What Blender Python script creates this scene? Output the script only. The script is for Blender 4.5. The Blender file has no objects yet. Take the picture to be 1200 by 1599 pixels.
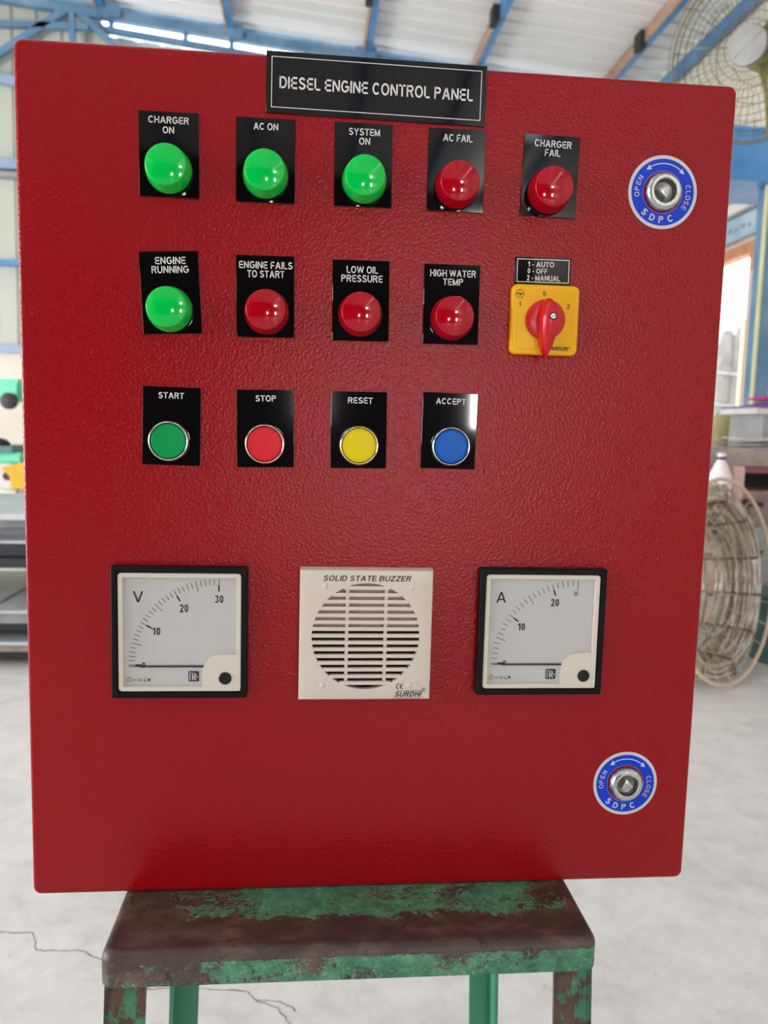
import bpy, bmesh, math, random
from mathutils import Vector, Matrix
random.seed(4)
C = bpy.context.scene.collection
SC = bpy.context.scene
PI = math.pi
R = math.radians

# ------------------------------------------------------------------ camera, sky, daylight, exposure
cam_d = bpy.data.cameras.new('camera')
cam_d.sensor_fit = 'HORIZONTAL'
cam_d.sensor_width = 36.0
cam_d.lens = 36.0 * 1233.0 / 1200.0
cam_d.clip_start = 0.02
cam_d.clip_end = 200
cam_d.dof.use_dof = True
cam_d.dof.focus_distance = 0.575
cam_d.dof.aperture_fstop = 13.0
cam = bpy.data.objects.new('camera', cam_d)
C.objects.link(cam)
_x = Vector((0.99579968, -0.08780343, 0.02595306))
_dn = Vector((0.01613666, -0.11071576, -0.9937211))
_f = Vector((0.09012554, 0.98996595, -0.10883386))
cam.matrix_world = Matrix(((_x.x, -_dn.x, -_f.x, -0.048206),
                           (_x.y, -_dn.y, -_f.y, -0.570004),
                           (_x.z, -_dn.z, -_f.z, 0.352274),
                           (0, 0, 0, 1)))
SC.camera = cam

w = bpy.data.worlds.new('sky')
SC.world = w
w.use_nodes = True
bg = w.node_tree.nodes['Background']
bg.inputs[0].default_value = (0.86, 0.93, 1.0, 1)
bg.inputs[1].default_value = 4.5


def area(name, loc, target, sx, sy, power, col=(1, 1, 1), spread=180):
    d = bpy.data.lights.new(name, 'AREA')
    d.shape = 'RECTANGLE'
    d.size, d.size_y = sx, sy
    d.energy = power
    d.color = col
    d.spread = R(spread)
    o = bpy.data.objects.new(name, d)
    C.objects.link(o)
    o.location = loc
    o.rotation_euler = (Vector(target) - Vector(loc)).to_track_quat('-Z', 'Y').to_euler()
    return o


# added fill lamps: panel from left and right, roof from the far left
area('left_fill', (-6.5, -4.5, 1.9), (0, 0, 0.3), 4.5, 3.4, 10, (0.95, 0.98, 1.0))
area('right_fill', (3.7, -3.4, 1.7), (0, 0, 0.3), 3.0, 2.6, 6, (1.0, 0.985, 0.95))  # added lamp; the right wall is closed here
area('far_roof_fill', (-7.4, 1.6, 0.9), (1.5, 4.5, 4.2), 6.0, 2.6, 740, (1.0, 0.985, 0.965))  # added lamp aimed upward to brighten the roof
# the three small windows in the wall behind the photographer
area('daylight_window_low', (3.07, -13.92, 0.85), (0, 0, 0.4), 0.43, 0.98, 125, (1.0, 0.99, 0.97))
area('daylight_window_middle', (-0.08, -13.92, 0.85), (0, 0, 0.4), 0.38, 0.78, 75, (1.0, 0.99, 0.97))
area('daylight_window_high', (3.02, -13.92, 3.85), (0, 0, 0.45), 0.83, 0.58, 105, (1.0, 0.99, 0.97))

SC.view_settings.view_transform = 'Standard'
SC.view_settings.look = 'None'
SC.view_settings.gamma = 1.0
SC.view_settings.use_curve_mapping = False
SC.view_settings.exposure = 0.1

FL = -0.6     # floor level; 0 is the top of the stool


# ------------------------------------------------------------------ materials
def s2l(c):
    return tuple((v / 12.92 if v <= 0.04045 else ((v + 0.055) / 1.055) ** 2.4) for v in c)


def rgb(r, g, b):
    return s2l((r / 255., g / 255., b / 255.)) + (1.0,)


class NT:
    def __init__(s, name):
        s.m = bpy.data.materials.new(name)
        s.m.use_nodes = True
        s.t = s.m.node_tree
        s.b = s.t.nodes['Principled BSDF']

    def n(s, typ, **kw):
        nd = s.t.nodes.new(typ)
        for k, v in kw.items():
            if k.startswith('i_'):
                key = k[2:]
                key = int(key) if key.isdigit() else key.replace('_', ' ')
                nd.inputs[key].default_value = v
            else:
                setattr(nd, k, v)
        return nd

    def l(s, a, b):
        s.t.links.new(a, b)

    def coord(s, scale=(1, 1, 1)):
        tc = s.n('ShaderNodeTexCoord')
        mp = s.n('ShaderNodeMapping')
        mp.inputs['Scale'].default_value = scale
        s.l(tc.outputs['Object'], mp.inputs['Vector'])
        return mp.outputs['Vector']

    def noise(s, vec, scale, detail=3, rough=0.55):
        nd = s.n('ShaderNodeTexNoise')
        nd.inputs['Scale'].default_value = scale
        nd.inputs['Detail'].default_value = detail
        nd.inputs['Roughness'].default_value = rough
        s.l(vec, nd.inputs['Vector'])
        return nd.outputs['Fac']

    def ramp(s, fac, stops, interp='LINEAR'):
        nd = s.n('ShaderNodeValToRGB')
        cr = nd.color_ramp
        cr.interpolation = interp
        while len(cr.elements) < len(stops):
            cr.elements.new(0.5)
        for e, (p, c) in zip(cr.elements, stops):
            e.position = p
            e.color = c
        s.l(fac, nd.inputs['Fac'])
        return nd.outputs['Color']

    def mix(s, fac, a, b):
        nd = s.n('ShaderNodeMix', data_type='RGBA')
        for sock, v in ((nd.inputs[0], fac), (nd.inputs[6], a), (nd.inputs[7], b)):
            if hasattr(v, 'is_output'):
                s.l(v, sock)
            else:
                sock.default_value = v
        return nd.outputs[2]

    def math(s, op, a, b=0.0, clamp=False):
        nd = s.n('ShaderNodeMath', operation=op)
        nd.use_clamp = clamp
        for sock, v in ((nd.inputs[0], a), (nd.inputs[1], b)):
            if hasattr(v, 'is_output'):
                s.l(v, sock)
            else:
                sock.default_value = v
        return nd.outputs[0]

    def bump(s, h, strength, dist):
        nd = s.n('ShaderNodeBump')
        nd.inputs['Strength'].default_value = strength
        nd.inputs['Distance'].default_value = dist
        s.l(h, nd.inputs['Height'])
        s.l(nd.outputs['Normal'], s.b.inputs['Normal'])


def plain(name, col, rough=0.5, metal=0.0, spec=0.5, coat=0.0, var=0.06, vscale=8.0):
    m = NT(name)
    m.b.inputs['Roughness'].default_value = rough
    m.b.inputs['Metallic'].default_value = metal
    m.b.inputs['Specular IOR Level'].default_value = spec
    m.b.inputs['Coat Weight'].default_value = coat
    if var > 0:
        v = m.coord()
        f = m.noise(v, vscale, 4)
        lo = tuple(c * (1 - var * 2) for c in col[:3]) + (1,)
        hi = tuple(min(1, c * (1 + var * 2)) for c in col[:3]) + (1,)
        m.l(m.ramp(f, [(0.3, lo), (0.7, hi)]), m.b.inputs['Base Color'])
    else:
        m.b.inputs['Base Color'].default_value = col
    return m.m


def mat_red():
    m = NT('red_textured_paint')
    m.b.inputs['Base Color'].default_value = (0.295, 0.0010, 0.0055, 1)
    m.b.inputs['Roughness'].default_value = 0.24
    m.b.inputs['Specular IOR Level'].default_value = 0.27
    v = m.coord()
    n1 = m.noise(v, 470, 2, 0.5)
    vo = m.n('ShaderNodeTexVoronoi', feature='SMOOTH_F1')
    vo.inputs['Scale'].default_value = 600
    m.l(v, vo.inputs['Vector'])
    n2 = m.noise(v, 1100, 1, 0.5)
    h = m.math('ADD', m.math('MULTIPLY', vo.outputs['Distance'], 0.7), m.math('ADD', n1, m.math('MULTIPLY', n2, 0.35)))
    m.bump(h, 0.40, 0.0008)
    return m.m


def mat_stool():
    m = NT('chipped_green_paint')
    v = m.coord()
    vx = m.coord((0.55, 1, 1))
    sp = m.n('ShaderNodeSeparateXYZ')
    m.l(v, sp.inputs[0])
    x, y, z = sp.outputs

    def rng(val, a, b):
        nd = m.n('ShaderNodeMapRange')
        nd.inputs['From Min'].default_value = a
        nd.inputs['From Max'].default_value = b
        m.l(val, nd.inputs['Value'])
        return nd.outputs[0]
    n_big = m.noise(vx, 40, 9, 0.74)
    n_fine = m.noise(v, 230, 6, 0.75)
    yn = m.math('ADD', y, m.math('MULTIPLY', m.math('SUBTRACT', m.noise(vx, 26, 6, 0.7), 0.5), 0.055))
    band = rng(yn, -0.032, -0.048)                 # bare band along the front edge of the top
    ontop = rng(z, -0.0075, -0.0045)
    left = rng(x, -0.075, -0.160)
    right = rng(x, 0.115, 0.150)
    wear = m.math('ADD', m.math('MULTIPLY', m.math('MULTIPLY', band, ontop), 0.30),
                  m.math('ADD', m.math('MULTIPLY', left, 0.13), m.math('MULTIPLY', m.math('MULTIPLY', right, ontop), 0.12)))
    f = m.math('ADD', m.math('ADD', m.math('MULTIPLY', n_big, 0.62), m.math('ADD', m.math('MULTIPLY', n_fine, 0.42), 0.012)), wear)
    rustmask = m.ramp(f, [(0.555, (0, 0, 0, 1)), (0.60, (1, 1, 1, 1))])
    green = m.ramp(m.noise(v, 60, 6, 0.7), [(0.3, rgb(36, 90, 66)), (0.5, rgb(62, 128, 96)), (0.72, rgb(104, 158, 124))])
    rust = m.ramp(m.noise(vx, 48, 8, 0.7), [(0.28, rgb(40, 29, 27)), (0.52, rgb(72, 54, 49)), (0.68, rgb(104, 82, 72)), (0.8, rgb(128, 104, 92))])
    c1 = m.mix(rustmask, green, rust)
    pale = m.ramp(m.noise(v, 300, 6, 0.8), [(0.56, (0, 0, 0, 1)), (0.64, (0.75, 0.75, 0.75, 1))])
    edge = m.ramp(f, [(0.46, (0, 0, 0, 1)), (0.53, (1, 1, 1, 1)), (0.60, (1, 1, 1, 1)), (0.68, (0, 0, 0, 1))])
    c2 = m.mix(m.math('MULTIPLY', pale, edge), c1, rgb(176, 172, 146))
    dark = m.ramp(m.noise(m.coord((1, 1, 0.5)), 52, 7, 0.85), [(0.585, (0, 0, 0, 1)), (0.64, (0.9, 0.9, 0.9, 1))])
    c3 = m.mix(dark, c2, rgb(24, 20, 19))
    m.l(c3, m.b.inputs['Base Color'])
    m.b.inputs['Roughness'].default_value = 0.46
    m.bump(m.math('ADD', n_fine, m.math('MULTIPLY', rustmask, -0.8)), 0.5, 0.0006)
    return m.m


def mat_leg():
    m = NT('rusty_leg_paint')
    v = m.coord((1, 1, 0.55))
    n_big = m.noise(v, 40, 8, 0.7)
    rustmask = m.ramp(n_big, [(0.43, (0, 0, 0, 1)), (0.47, (1, 1, 1, 1))])
    green = m.ramp(m.noise(v, 90, 5), [(0.3, rgb(36, 96, 70)), (0.7, rgb(66, 134, 100))])
    rust = m.ramp(m.noise(v, 120, 5), [(0.3, rgb(48, 34, 28)), (0.7, rgb(96, 66, 52))])
    m.l(m.mix(rustmask, green, rust), m.b.inputs['Base Color'])
    m.b.inputs['Roughness'].default_value = 0.55
    m.bump(m.math('ADD', n_big, m.math('MULTIPLY', rustmask, -0.6)), 0.4, 0.0006)
    return m.m


def mat_floor():
    m = NT('grey_concrete')
    v = m.coord()
    a = m.noise(v, 1.3, 6, 0.6)
    b = m.noise(v, 14, 8, 0.7)
    f = m.math('ADD', m.math('MULTIPLY', a, 0.5), m.math('MULTIPLY', b, 0.5))
    col = m.ramp(f, [(0.32, rgb(190, 188, 185)), (0.5, rgb(220, 219, 218)), (0.68, rgb(236, 236, 237))])
    spots = m.ramp(m.noise(v, 48, 4, 0.6), [(0.27, (1, 1, 1, 1)), (0.33, (0, 0, 0, 1))])
    m.l(m.mix(m.math('MULTIPLY', spots, 0.35), col, rgb(130, 126, 122)), m.b.inputs['Base Color'])
    m.b.inputs['Roughness'].default_value = 0.5
    m.bump(b, 0.15, 0.004)
    return m.m


def mat_dirtymetal(name, c0, c1, c2, scale=3.0, rough=0.45, metal=0.0):
    m = NT(name)
    v = m.coord()
    m.l(m.ramp(m.noise(v, scale, 6, 0.65), [(0.3, c0), (0.5, c1), (0.7, c2)]), m.b.inputs['Base Color'])
    m.b.inputs['Roughness'].default_value = rough
    m.b.inputs['Metallic'].default_value = metal
    return m.m


M = {}
M['red'] = mat_red()
M['stool'] = mat_stool()
M['leg'] = mat_leg()
M['floor'] = mat_floor()
M['crack'] = plain('crack_dark', rgb(112, 104, 98), 0.9, var=0.1, vscale=60)
M['black'] = plain('black_gloss_plate', (0.0042, 0.003, 0.0036, 1), 0.045, spec=0.36, var=0)
M['white'] = plain('white_lettering', rgb(226, 222, 220), 0.5, var=0)
M['green_lens'] = plain('green_lens', (0.0, 0.56, 0.07, 1), 0.09, spec=0.42, coat=0.0, var=0)
M['red_lens'] = plain('red_lens', (0.40, 0.0008, 0.010, 1), 0.07, spec=0.42, coat=0.0, var=0)
M['chrome'] = plain('chrome', (0.80, 0.78, 0.76, 1), 0.12, 1.0, var=0)
M['btn_g'] = plain('green_button', rgb(0, 150, 76), 0.36, spec=0.18, var=0.02)
M['btn_r'] = plain('red_button', rgb(214, 38, 48), 0.36, spec=0.18, var=0.02)
M['btn_y'] = plain('yellow_button', rgb(226, 200, 8), 0.36, spec=0.18, var=0.02)
M['btn_b'] = plain('blue_button', rgb(14, 92, 184), 0.36, spec=0.18, var=0.02)
M['yellow'] = plain('yellow_plate', rgb(240, 176, 0), 0.3, spec=0.3, var=0.02)
M['knob'] = plain('red_knob', (0.56, 0.004, 0.014, 1), 0.25, var=0.0)
M['steel'] = plain('zinc_steel', (0.55, 0.56, 0.54, 1), 0.27, 1.0, var=0.08, vscale=300)
M['darksteel'] = plain('dark_recess', (0.20, 0.20, 0.19, 1), 0.35, 1.0, var=0.08, vscale=300)
M['blue'] = plain('blue_decal', rgb(14, 62, 200), 0.4, spec=0.2, var=0)
M['silver'] = plain('silver_print', rgb(206, 202, 204), 0.4, 0.0, var=0)
M['blackplastic'] = plain('black_bezel', (0.007, 0.007, 0.007, 1), 0.4, spec=0.1, var=0)
M['dial'] = plain('white_dial', rgb(192, 190, 188), 0.5, var=0.0)
M['ivory'] = plain('ivory_plastic', rgb(214, 204, 190), 0.42, var=0)
M['ink'] = plain('dark_ink', rgb(48, 38, 46), 0.6, var=0)
M['inkgrey'] = plain('grey_ink', rgb(66, 62, 66), 0.6, var=0)
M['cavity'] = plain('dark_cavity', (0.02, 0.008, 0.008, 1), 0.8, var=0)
M['buzzer'] = plain('buzzer_plastic', rgb(212, 198, 188), 0.38, var=0)
M['beige_mesh'] = plain('beige_baffle', rgb(196, 170, 162), 0.6, var=0)

# glass of the meters: clear thin acrylic
g = NT('clear_window')
g.b.inputs['Base Color'].default_value = (1, 1, 1, 1)
g.b.inputs['Transmission Weight'].default_value = 1.0
g.b.inputs['Roughness'].default_value = 0.03
g.b.inputs['IOR'].default_value = 1.0
g.b.inputs['Alpha'].default_value = 0.12
M['glass'] = g.m

M['roof'] = plain('white_roof_sheet', rgb(232, 230, 228), 0.45, var=0.03, vscale=1.2)
M['wall'] = plain('pale_wall_sheet', rgb(190, 194, 184), 0.5, var=0.03, vscale=1.0)
M['wallcream'] = plain('cream_wall_sheet', rgb(224, 216, 202), 0.5, var=0.03, vscale=1.0)
M['steelblue'] = mat_dirtymetal('blue_steel_paint', rgb(52, 110, 168), rgb(72, 136, 196), rgb(98, 156, 206), 2.0)
M['trussblue'] = mat_dirtymetal('faded_blue_steel', rgb(74, 110, 142), rgb(96, 134, 166), rgb(126, 156, 182), 2.0)
M['girt'] = mat_dirtymetal('pale_blue_girt', rgb(128, 150, 184), rgb(146, 168, 200), rgb(160, 180, 208), 2.0)
M['rustside'] = mat_dirtymetal('primer_rust', rgb(150, 112, 92), rgb(184, 146, 122), rgb(200, 166, 142), 4.0)
M['dark'] = plain('dark_steel', rgb(40, 40, 42), 0.6, var=0.1)
M['charcoal'] = plain('charcoal_wall', rgb(20, 20, 21), 0.7, var=0.08)
M['grey'] = plain('grey_paint', rgb(150, 150, 152), 0.5, var=0.08)
M['sheet'] = mat_dirtymetal('galvanised_sheet', rgb(168, 176, 186), rgb(196, 202, 210), rgb(214, 219, 226), 5.0, 0.35, 0.3)
M['sheetdark'] = mat_dirtymetal('dark_sheet', rgb(42, 44, 46), rgb(66, 68, 70), rgb(94, 94, 94), 4.0, 0.4, 0.2)
M['sheetgrey'] = mat_dirtymetal('grey_sheet', rgb(120, 120, 120), rgb(150, 150, 150), rgb(176, 176, 178), 4.0, 0.4, 0.2)
M['mint'] = plain('mint_machine_paint', rgb(112, 206, 172), 0.4, var=0.06)
M['amber'] = plain('amber_guard', rgb(222, 160, 40), 0.45, var=0.05)
M['olive'] = plain('olive_fan_paint', rgb(128, 124, 62), 0.5, var=0.1)
M['hub'] = plain('fan_hub_grey', rgb(136, 136, 133), 0.45, var=0.08, vscale=20)
M['wire'] = plain('olive_wire', rgb(104, 97, 66), 0.5, 0.2, var=0.1)
M['paleblue'] = mat_dirtymetal('pale_blue_panel', rgb(138, 174, 200), rgb(160, 194, 218), rgb(186, 212, 228), 3.0)
M['orange'] = plain('orange_primer', rgb(206, 142, 108), 0.6, var=0.06)
M['pole'] = plain('pale_yellow', rgb(222, 222, 168), 0.5, var=0.04)
M['outside'] = plain('outside_ground', rgb(222, 218, 208), 0.8, var=0.06)
M['bench'] = mat_dirtymetal('worn_bench_top', rgb(120, 106, 96), rgb(152, 138, 128), rgb(180, 168, 158), 6.0, 0.6)
M['mauve'] = plain('mauve_strip', rgb(152, 92, 100), 0.6, var=0.06)
M['taupe'] = mat_dirtymetal('taupe_cabinet', rgb(120, 98, 92), rgb(152, 128, 122), rgb(184, 164, 158), 7.0, 0.5)
M['magenta'] = plain('magenta_cloth', rgb(186, 46, 118), 0.8, var=0.12, vscale=14)
M['purple'] = plain('purple_cloth', rgb(104, 82, 140), 0.8, var=0.12, vscale=14)
M['khaki'] = plain('khaki_sack', rgb(160, 150, 108), 0.85, var=0.12, vscale=16)
M['paper'] = plain('pale_sheet', rgb(206, 200, 198), 0.6, var=0.06, vscale=10)
M['wrap'] = plain('pale_wrapping', rgb(128, 124, 120), 0.7, var=0.1)
M['maroon'] = plain('maroon_box', rgb(140, 40, 56), 0.55, var=0.06)
M['milk'] = plain('milky_plastic', rgb(232, 224, 228), 0.35, var=0.02)
M['navy'] = plain('navy_cap', rgb(40, 48, 110), 0.4, var=0.02)
M['pink'] = plain('pale_pink_card', rgb(218, 186, 180), 0.6, var=0.04)
M['coil'] = mat_dirtymetal('galvanised_wire', rgb(158, 142, 126), rgb(206, 194, 182), rgb(234, 227, 220), 16.0, 0.4, 0.25)
M['coilbrown'] = plain('rusty_tie', rgb(120, 90, 60), 0.6, var=0.15, vscale=30)
M['hoop'] = plain('beige_hoop', rgb(214, 188, 166), 0.5, var=0.06)
M['teal'] = plain('teal_drum', rgb(84, 122, 122), 0.55, var=0.1)
M['greysack'] = plain('grey_sack', rgb(160, 164, 162), 0.75, var=0.1, vscale=10)


# ------------------------------------------------------------------ mesh helpers
def bmnew():
    return bmesh.new()


def quad(bm, vs, mi=0):
    try:
        f = bm.faces.new(vs)
        f.material_index = mi
        return f
    except ValueError:
        return None


def add_box(bm, c, s, mi=0, rot=None):
    hx, hy, hz = s[0] / 2, s[1] / 2, s[2] / 2
    vs = []
    for x, y, z in ((-1, -1, -1), (1, -1, -1), (1, 1, -1), (-1, 1, -1), (-1, -1, 1), (1, -1, 1), (1, 1, 1), (-1, 1, 1)):
        p = Vector((x * hx, y * hy, z * hz))
        if rot is not None:
            p = rot @ p
        vs.append(bm.verts.new(p + Vector(c)))
    for a in ((0, 3, 2, 1), (4, 5, 6, 7), (0, 1, 5, 4), (1, 2, 6, 5), (2, 3, 7, 6), (3, 0, 4, 7)):
        quad(bm, [vs[i] for i in a], mi)


def add_bar(bm, a, b, wx, wz, mi=0, up=(0, 0, 1)):
    """box beam from a to b, wx wide sideways, wz deep along up"""
    a, b = Vector(a), Vector(b)
    d = (b - a)
    L = d.length
    d.normalize()
    s = d.cross(Vector(up))
    if s.length < 1e-5:
        s = d.cross(Vector((1, 0, 0)))
    s.normalize()
    u = s.cross(d)
    rot = Matrix((s, d, u)).transposed()
    add_box(bm, (a + b) / 2, (wx, L, wz), mi, rot)


def add_tube(bm, pts, r, seg=6, closed=False, mi=0):
    pts = [Vector(p) for p in pts]
    n = len(pts)
    rings = []
    prev = None
    for i, p in enumerate(pts):
        if closed:
            t = pts[(i + 1) % n] - pts[i - 1]
        else:
            t = pts[min(i + 1, n - 1)] - pts[max(i - 1, 0)]
        t.normalize()
        if prev is None:
            u = t.cross(Vector((0, 0, 1)))
            if u.length < 1e-3:
                u = t.cross(Vector((1, 0, 0)))
        else:
            u = prev - t * prev.dot(t)
        u.normalize()
        prev = u
        v = t.cross(u)
        rings.append([bm.verts.new(p + (u * math.cos(2 * PI * k / seg) + v * math.sin(2 * PI * k / seg)) * r) for k in range(seg)])
    m = n if closed else n - 1
    for i in range(m):
        A, B = rings[i], rings[(i + 1) % n]
        off = 0
        if closed and i == n - 1:
            off = min(range(seg), key=lambda o: (A[0].co - B[o].co).length)
        for k in range(seg):
            quad(bm, [A[k], A[(k + 1) % seg], B[(k + 1 + off) % seg], B[(k + off) % seg]], mi)
    if not closed:
        quad(bm, rings[0][::-1], mi)
        quad(bm, rings[-1], mi)


def add_rings(bm, rings, closed_profile=False, cap0=True, cap1=True, mi=0):
    """rings: lists of coordinates with the same count, skinned in order"""
    R_ = [[bm.verts.new(p) for p in ring] for ring in rings]
    n = len(R_[0])
    for a, b in zip(R_[:-1], R_[1:]):
        for k in range(n):
            quad(bm, [a[k], a[(k + 1) % n], b[(k + 1) % n], b[k]], mi)
    if closed_profile:
        a, b = R_[-1], R_[0]
        for k in range(n):
            quad(bm, [a[k], a[(k + 1) % n], b[(k + 1) % n], b[k]], mi)
    else:
        if cap0:
            quad(bm, R_[0][::-1], mi)
        if cap1:
            quad(bm, R_[-1], mi)
    return R_


def lathe_y(bm, prof, c=(0, 0, 0), seg=48, mi=0, cap0=True, cap1=True, start=0.0, closed=False):
    """prof: (radius, distance towards the viewer); axis along -Y"""
    rings = []
    for r, o in prof:
        rings.append([(c[0] + r * math.cos(start + 2 * PI * k / seg), c[1] - o, c[2] + r * math.sin(start + 2 * PI * k / seg)) for k in range(seg)])
    return add_rings(bm, rings, closed, cap0, cap1, mi)


def lathe_z(bm, prof, c=(0, 0, 0), seg=32, mi=0):
    rings = [[(c[0] + r * math.cos(2 * PI * k / seg), c[1] + r * math.sin(2 * PI * k / seg), c[2] + z) for k in range(seg)] for r, z in prof]
    return add_rings(bm, rings, False, True, True, mi)


def rrect(cx, cz, w_, h_, r, seg=5):
    r = max(r, 1e-5)
    pts = []
    for sx, sz, a0 in ((1, 1, 0), (-1, 1, 90), (-1, -1, 180), (1, -1, 270)):
        for k in range(seg + 1):
            a = R(a0 + 90 * k / seg)
            pts.append((cx + sx * (w_ / 2 - r) + r * math.cos(a), cz + sz * (h_ / 2 - r) + r * math.sin(a)))
    return pts


def slab(bm, cx, cz, w_, h_, r, y0, y1, fil=0.0, seg=5, fseg=4, mi=0):
    """rounded plate in the XZ plane from y0 (back) to y1 (front, smaller y) with a rounded front rim"""
    rings = []
    lv = [(y0, 0.0)]
    if fil > 0:
        for k in range(fseg + 1):
            a = R(90 * k / fseg)
            lv.append((y1 + fil - fil * math.sin(a), fil - fil * math.cos(a)))
    else:
        lv.append((y1, 0.0))
    for y, ins in lv:
        rings.append([(x, y, z) for x, z in rrect(cx, cz, w_ - 2 * ins, h_ - 2 * ins, max(r - ins, 2e-4), seg)])
    add_rings(bm, rings, mi=mi)


def obj(name, bm, mats, parent=None, smooth=True, angle=34, loc=None):
    bmesh.ops.recalc_face_normals(bm, faces=bm.faces)
    me = bpy.data.meshes.new(name)
    bm.to_mesh(me)
    bm.free()
    for m in (mats if isinstance(mats, (list, tuple)) else [mats]):
        me.materials.append(m)
    if smooth:
        me.polygons.foreach_set('use_smooth', [True] * len(me.polygons))
        me.set_sharp_from_angle(angle=R(angle))
    o = bpy.data.objects.new(name, me)
    C.objects.link(o)
    if parent is not None:
        o.parent = parent
    if loc is not None:
        o.location = loc
    return o


def empty(name, loc, label, cat, group=None, rz=0):
    o = bpy.data.objects.new(name, None)
    o.empty_display_size = 0.05
    C.objects.link(o)
    o.location = loc
    o.rotation_euler = (0, 0, rz)
    return tag(o, label, cat, group)


def tag(o, label, cat, group=None):
    o['label'] = label
    o['category'] = cat
    if group:
        o['group'] = group
    return o


def struct(name, bm, mats, smooth=False):
    o = obj(name, bm, mats, None, smooth)
    o['kind'] = 'structure'
    return o


def dup(o, parent=None, loc=None):
    c = o.copy()
    C.objects.link(c)
    if parent is not None:
        c.parent = parent
    if loc is not None:
        c.location = loc
    for ch in [q for q in list(bpy.data.objects) if q.parent == o]:
        d = ch.copy()
        C.objects.link(d)
        d.parent = c
    return c


# ------------------------------------------------------------------ lettering: a plain grotesque drawn stroke by stroke
def stroke(out, pts, tw, th):
    """ribbon along pts, tw thick where it runs upright and th thick where it runs level"""
    vs, fs = out
    n = len(pts)
    b = len(vs)
    for i, p in enumerate(pts):
        a, c = pts[max(i - 1, 0)], pts[min(i + 1, n - 1)]
        dx, dy = c[0] - a[0], c[1] - a[1]
        L = math.hypot(dx, dy) or 1
        nx, ny = -dy / L, dx / L
        vs.append((p[0] + nx * tw / 2, p[1] + ny * th / 2))
        vs.append((p[0] - nx * tw / 2, p[1] - ny * th / 2))
    for i in range(n - 1):
        fs.append((b + 2 * i, b + 2 * i + 2, b + 2 * i + 3, b + 2 * i + 1))


def poly(out, pts):
    vs, fs = out
    b = len(vs)
    vs.extend(pts)
    fs.append(tuple(range(b, b + len(pts))))


def rect(out, x0, x1, y0, y1):
    poly(out, [(x0, y0), (x1, y0), (x1, y1), (x0, y1)])


def para(out, x0, y0, x1, y1, wd):
    poly(out, [(x0, y0), (x0 + wd, y0), (x1 + wd, y1), (x1, y1)])


def arc(cx, cy, rx, ry, a0, a1, n=10):
    return [(cx + rx * math.cos(R(a0 + (a1 - a0) * k / n)), cy + ry * math.sin(R(a0 + (a1 - a0) * k / n))) for k in range(n + 1)]


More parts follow.
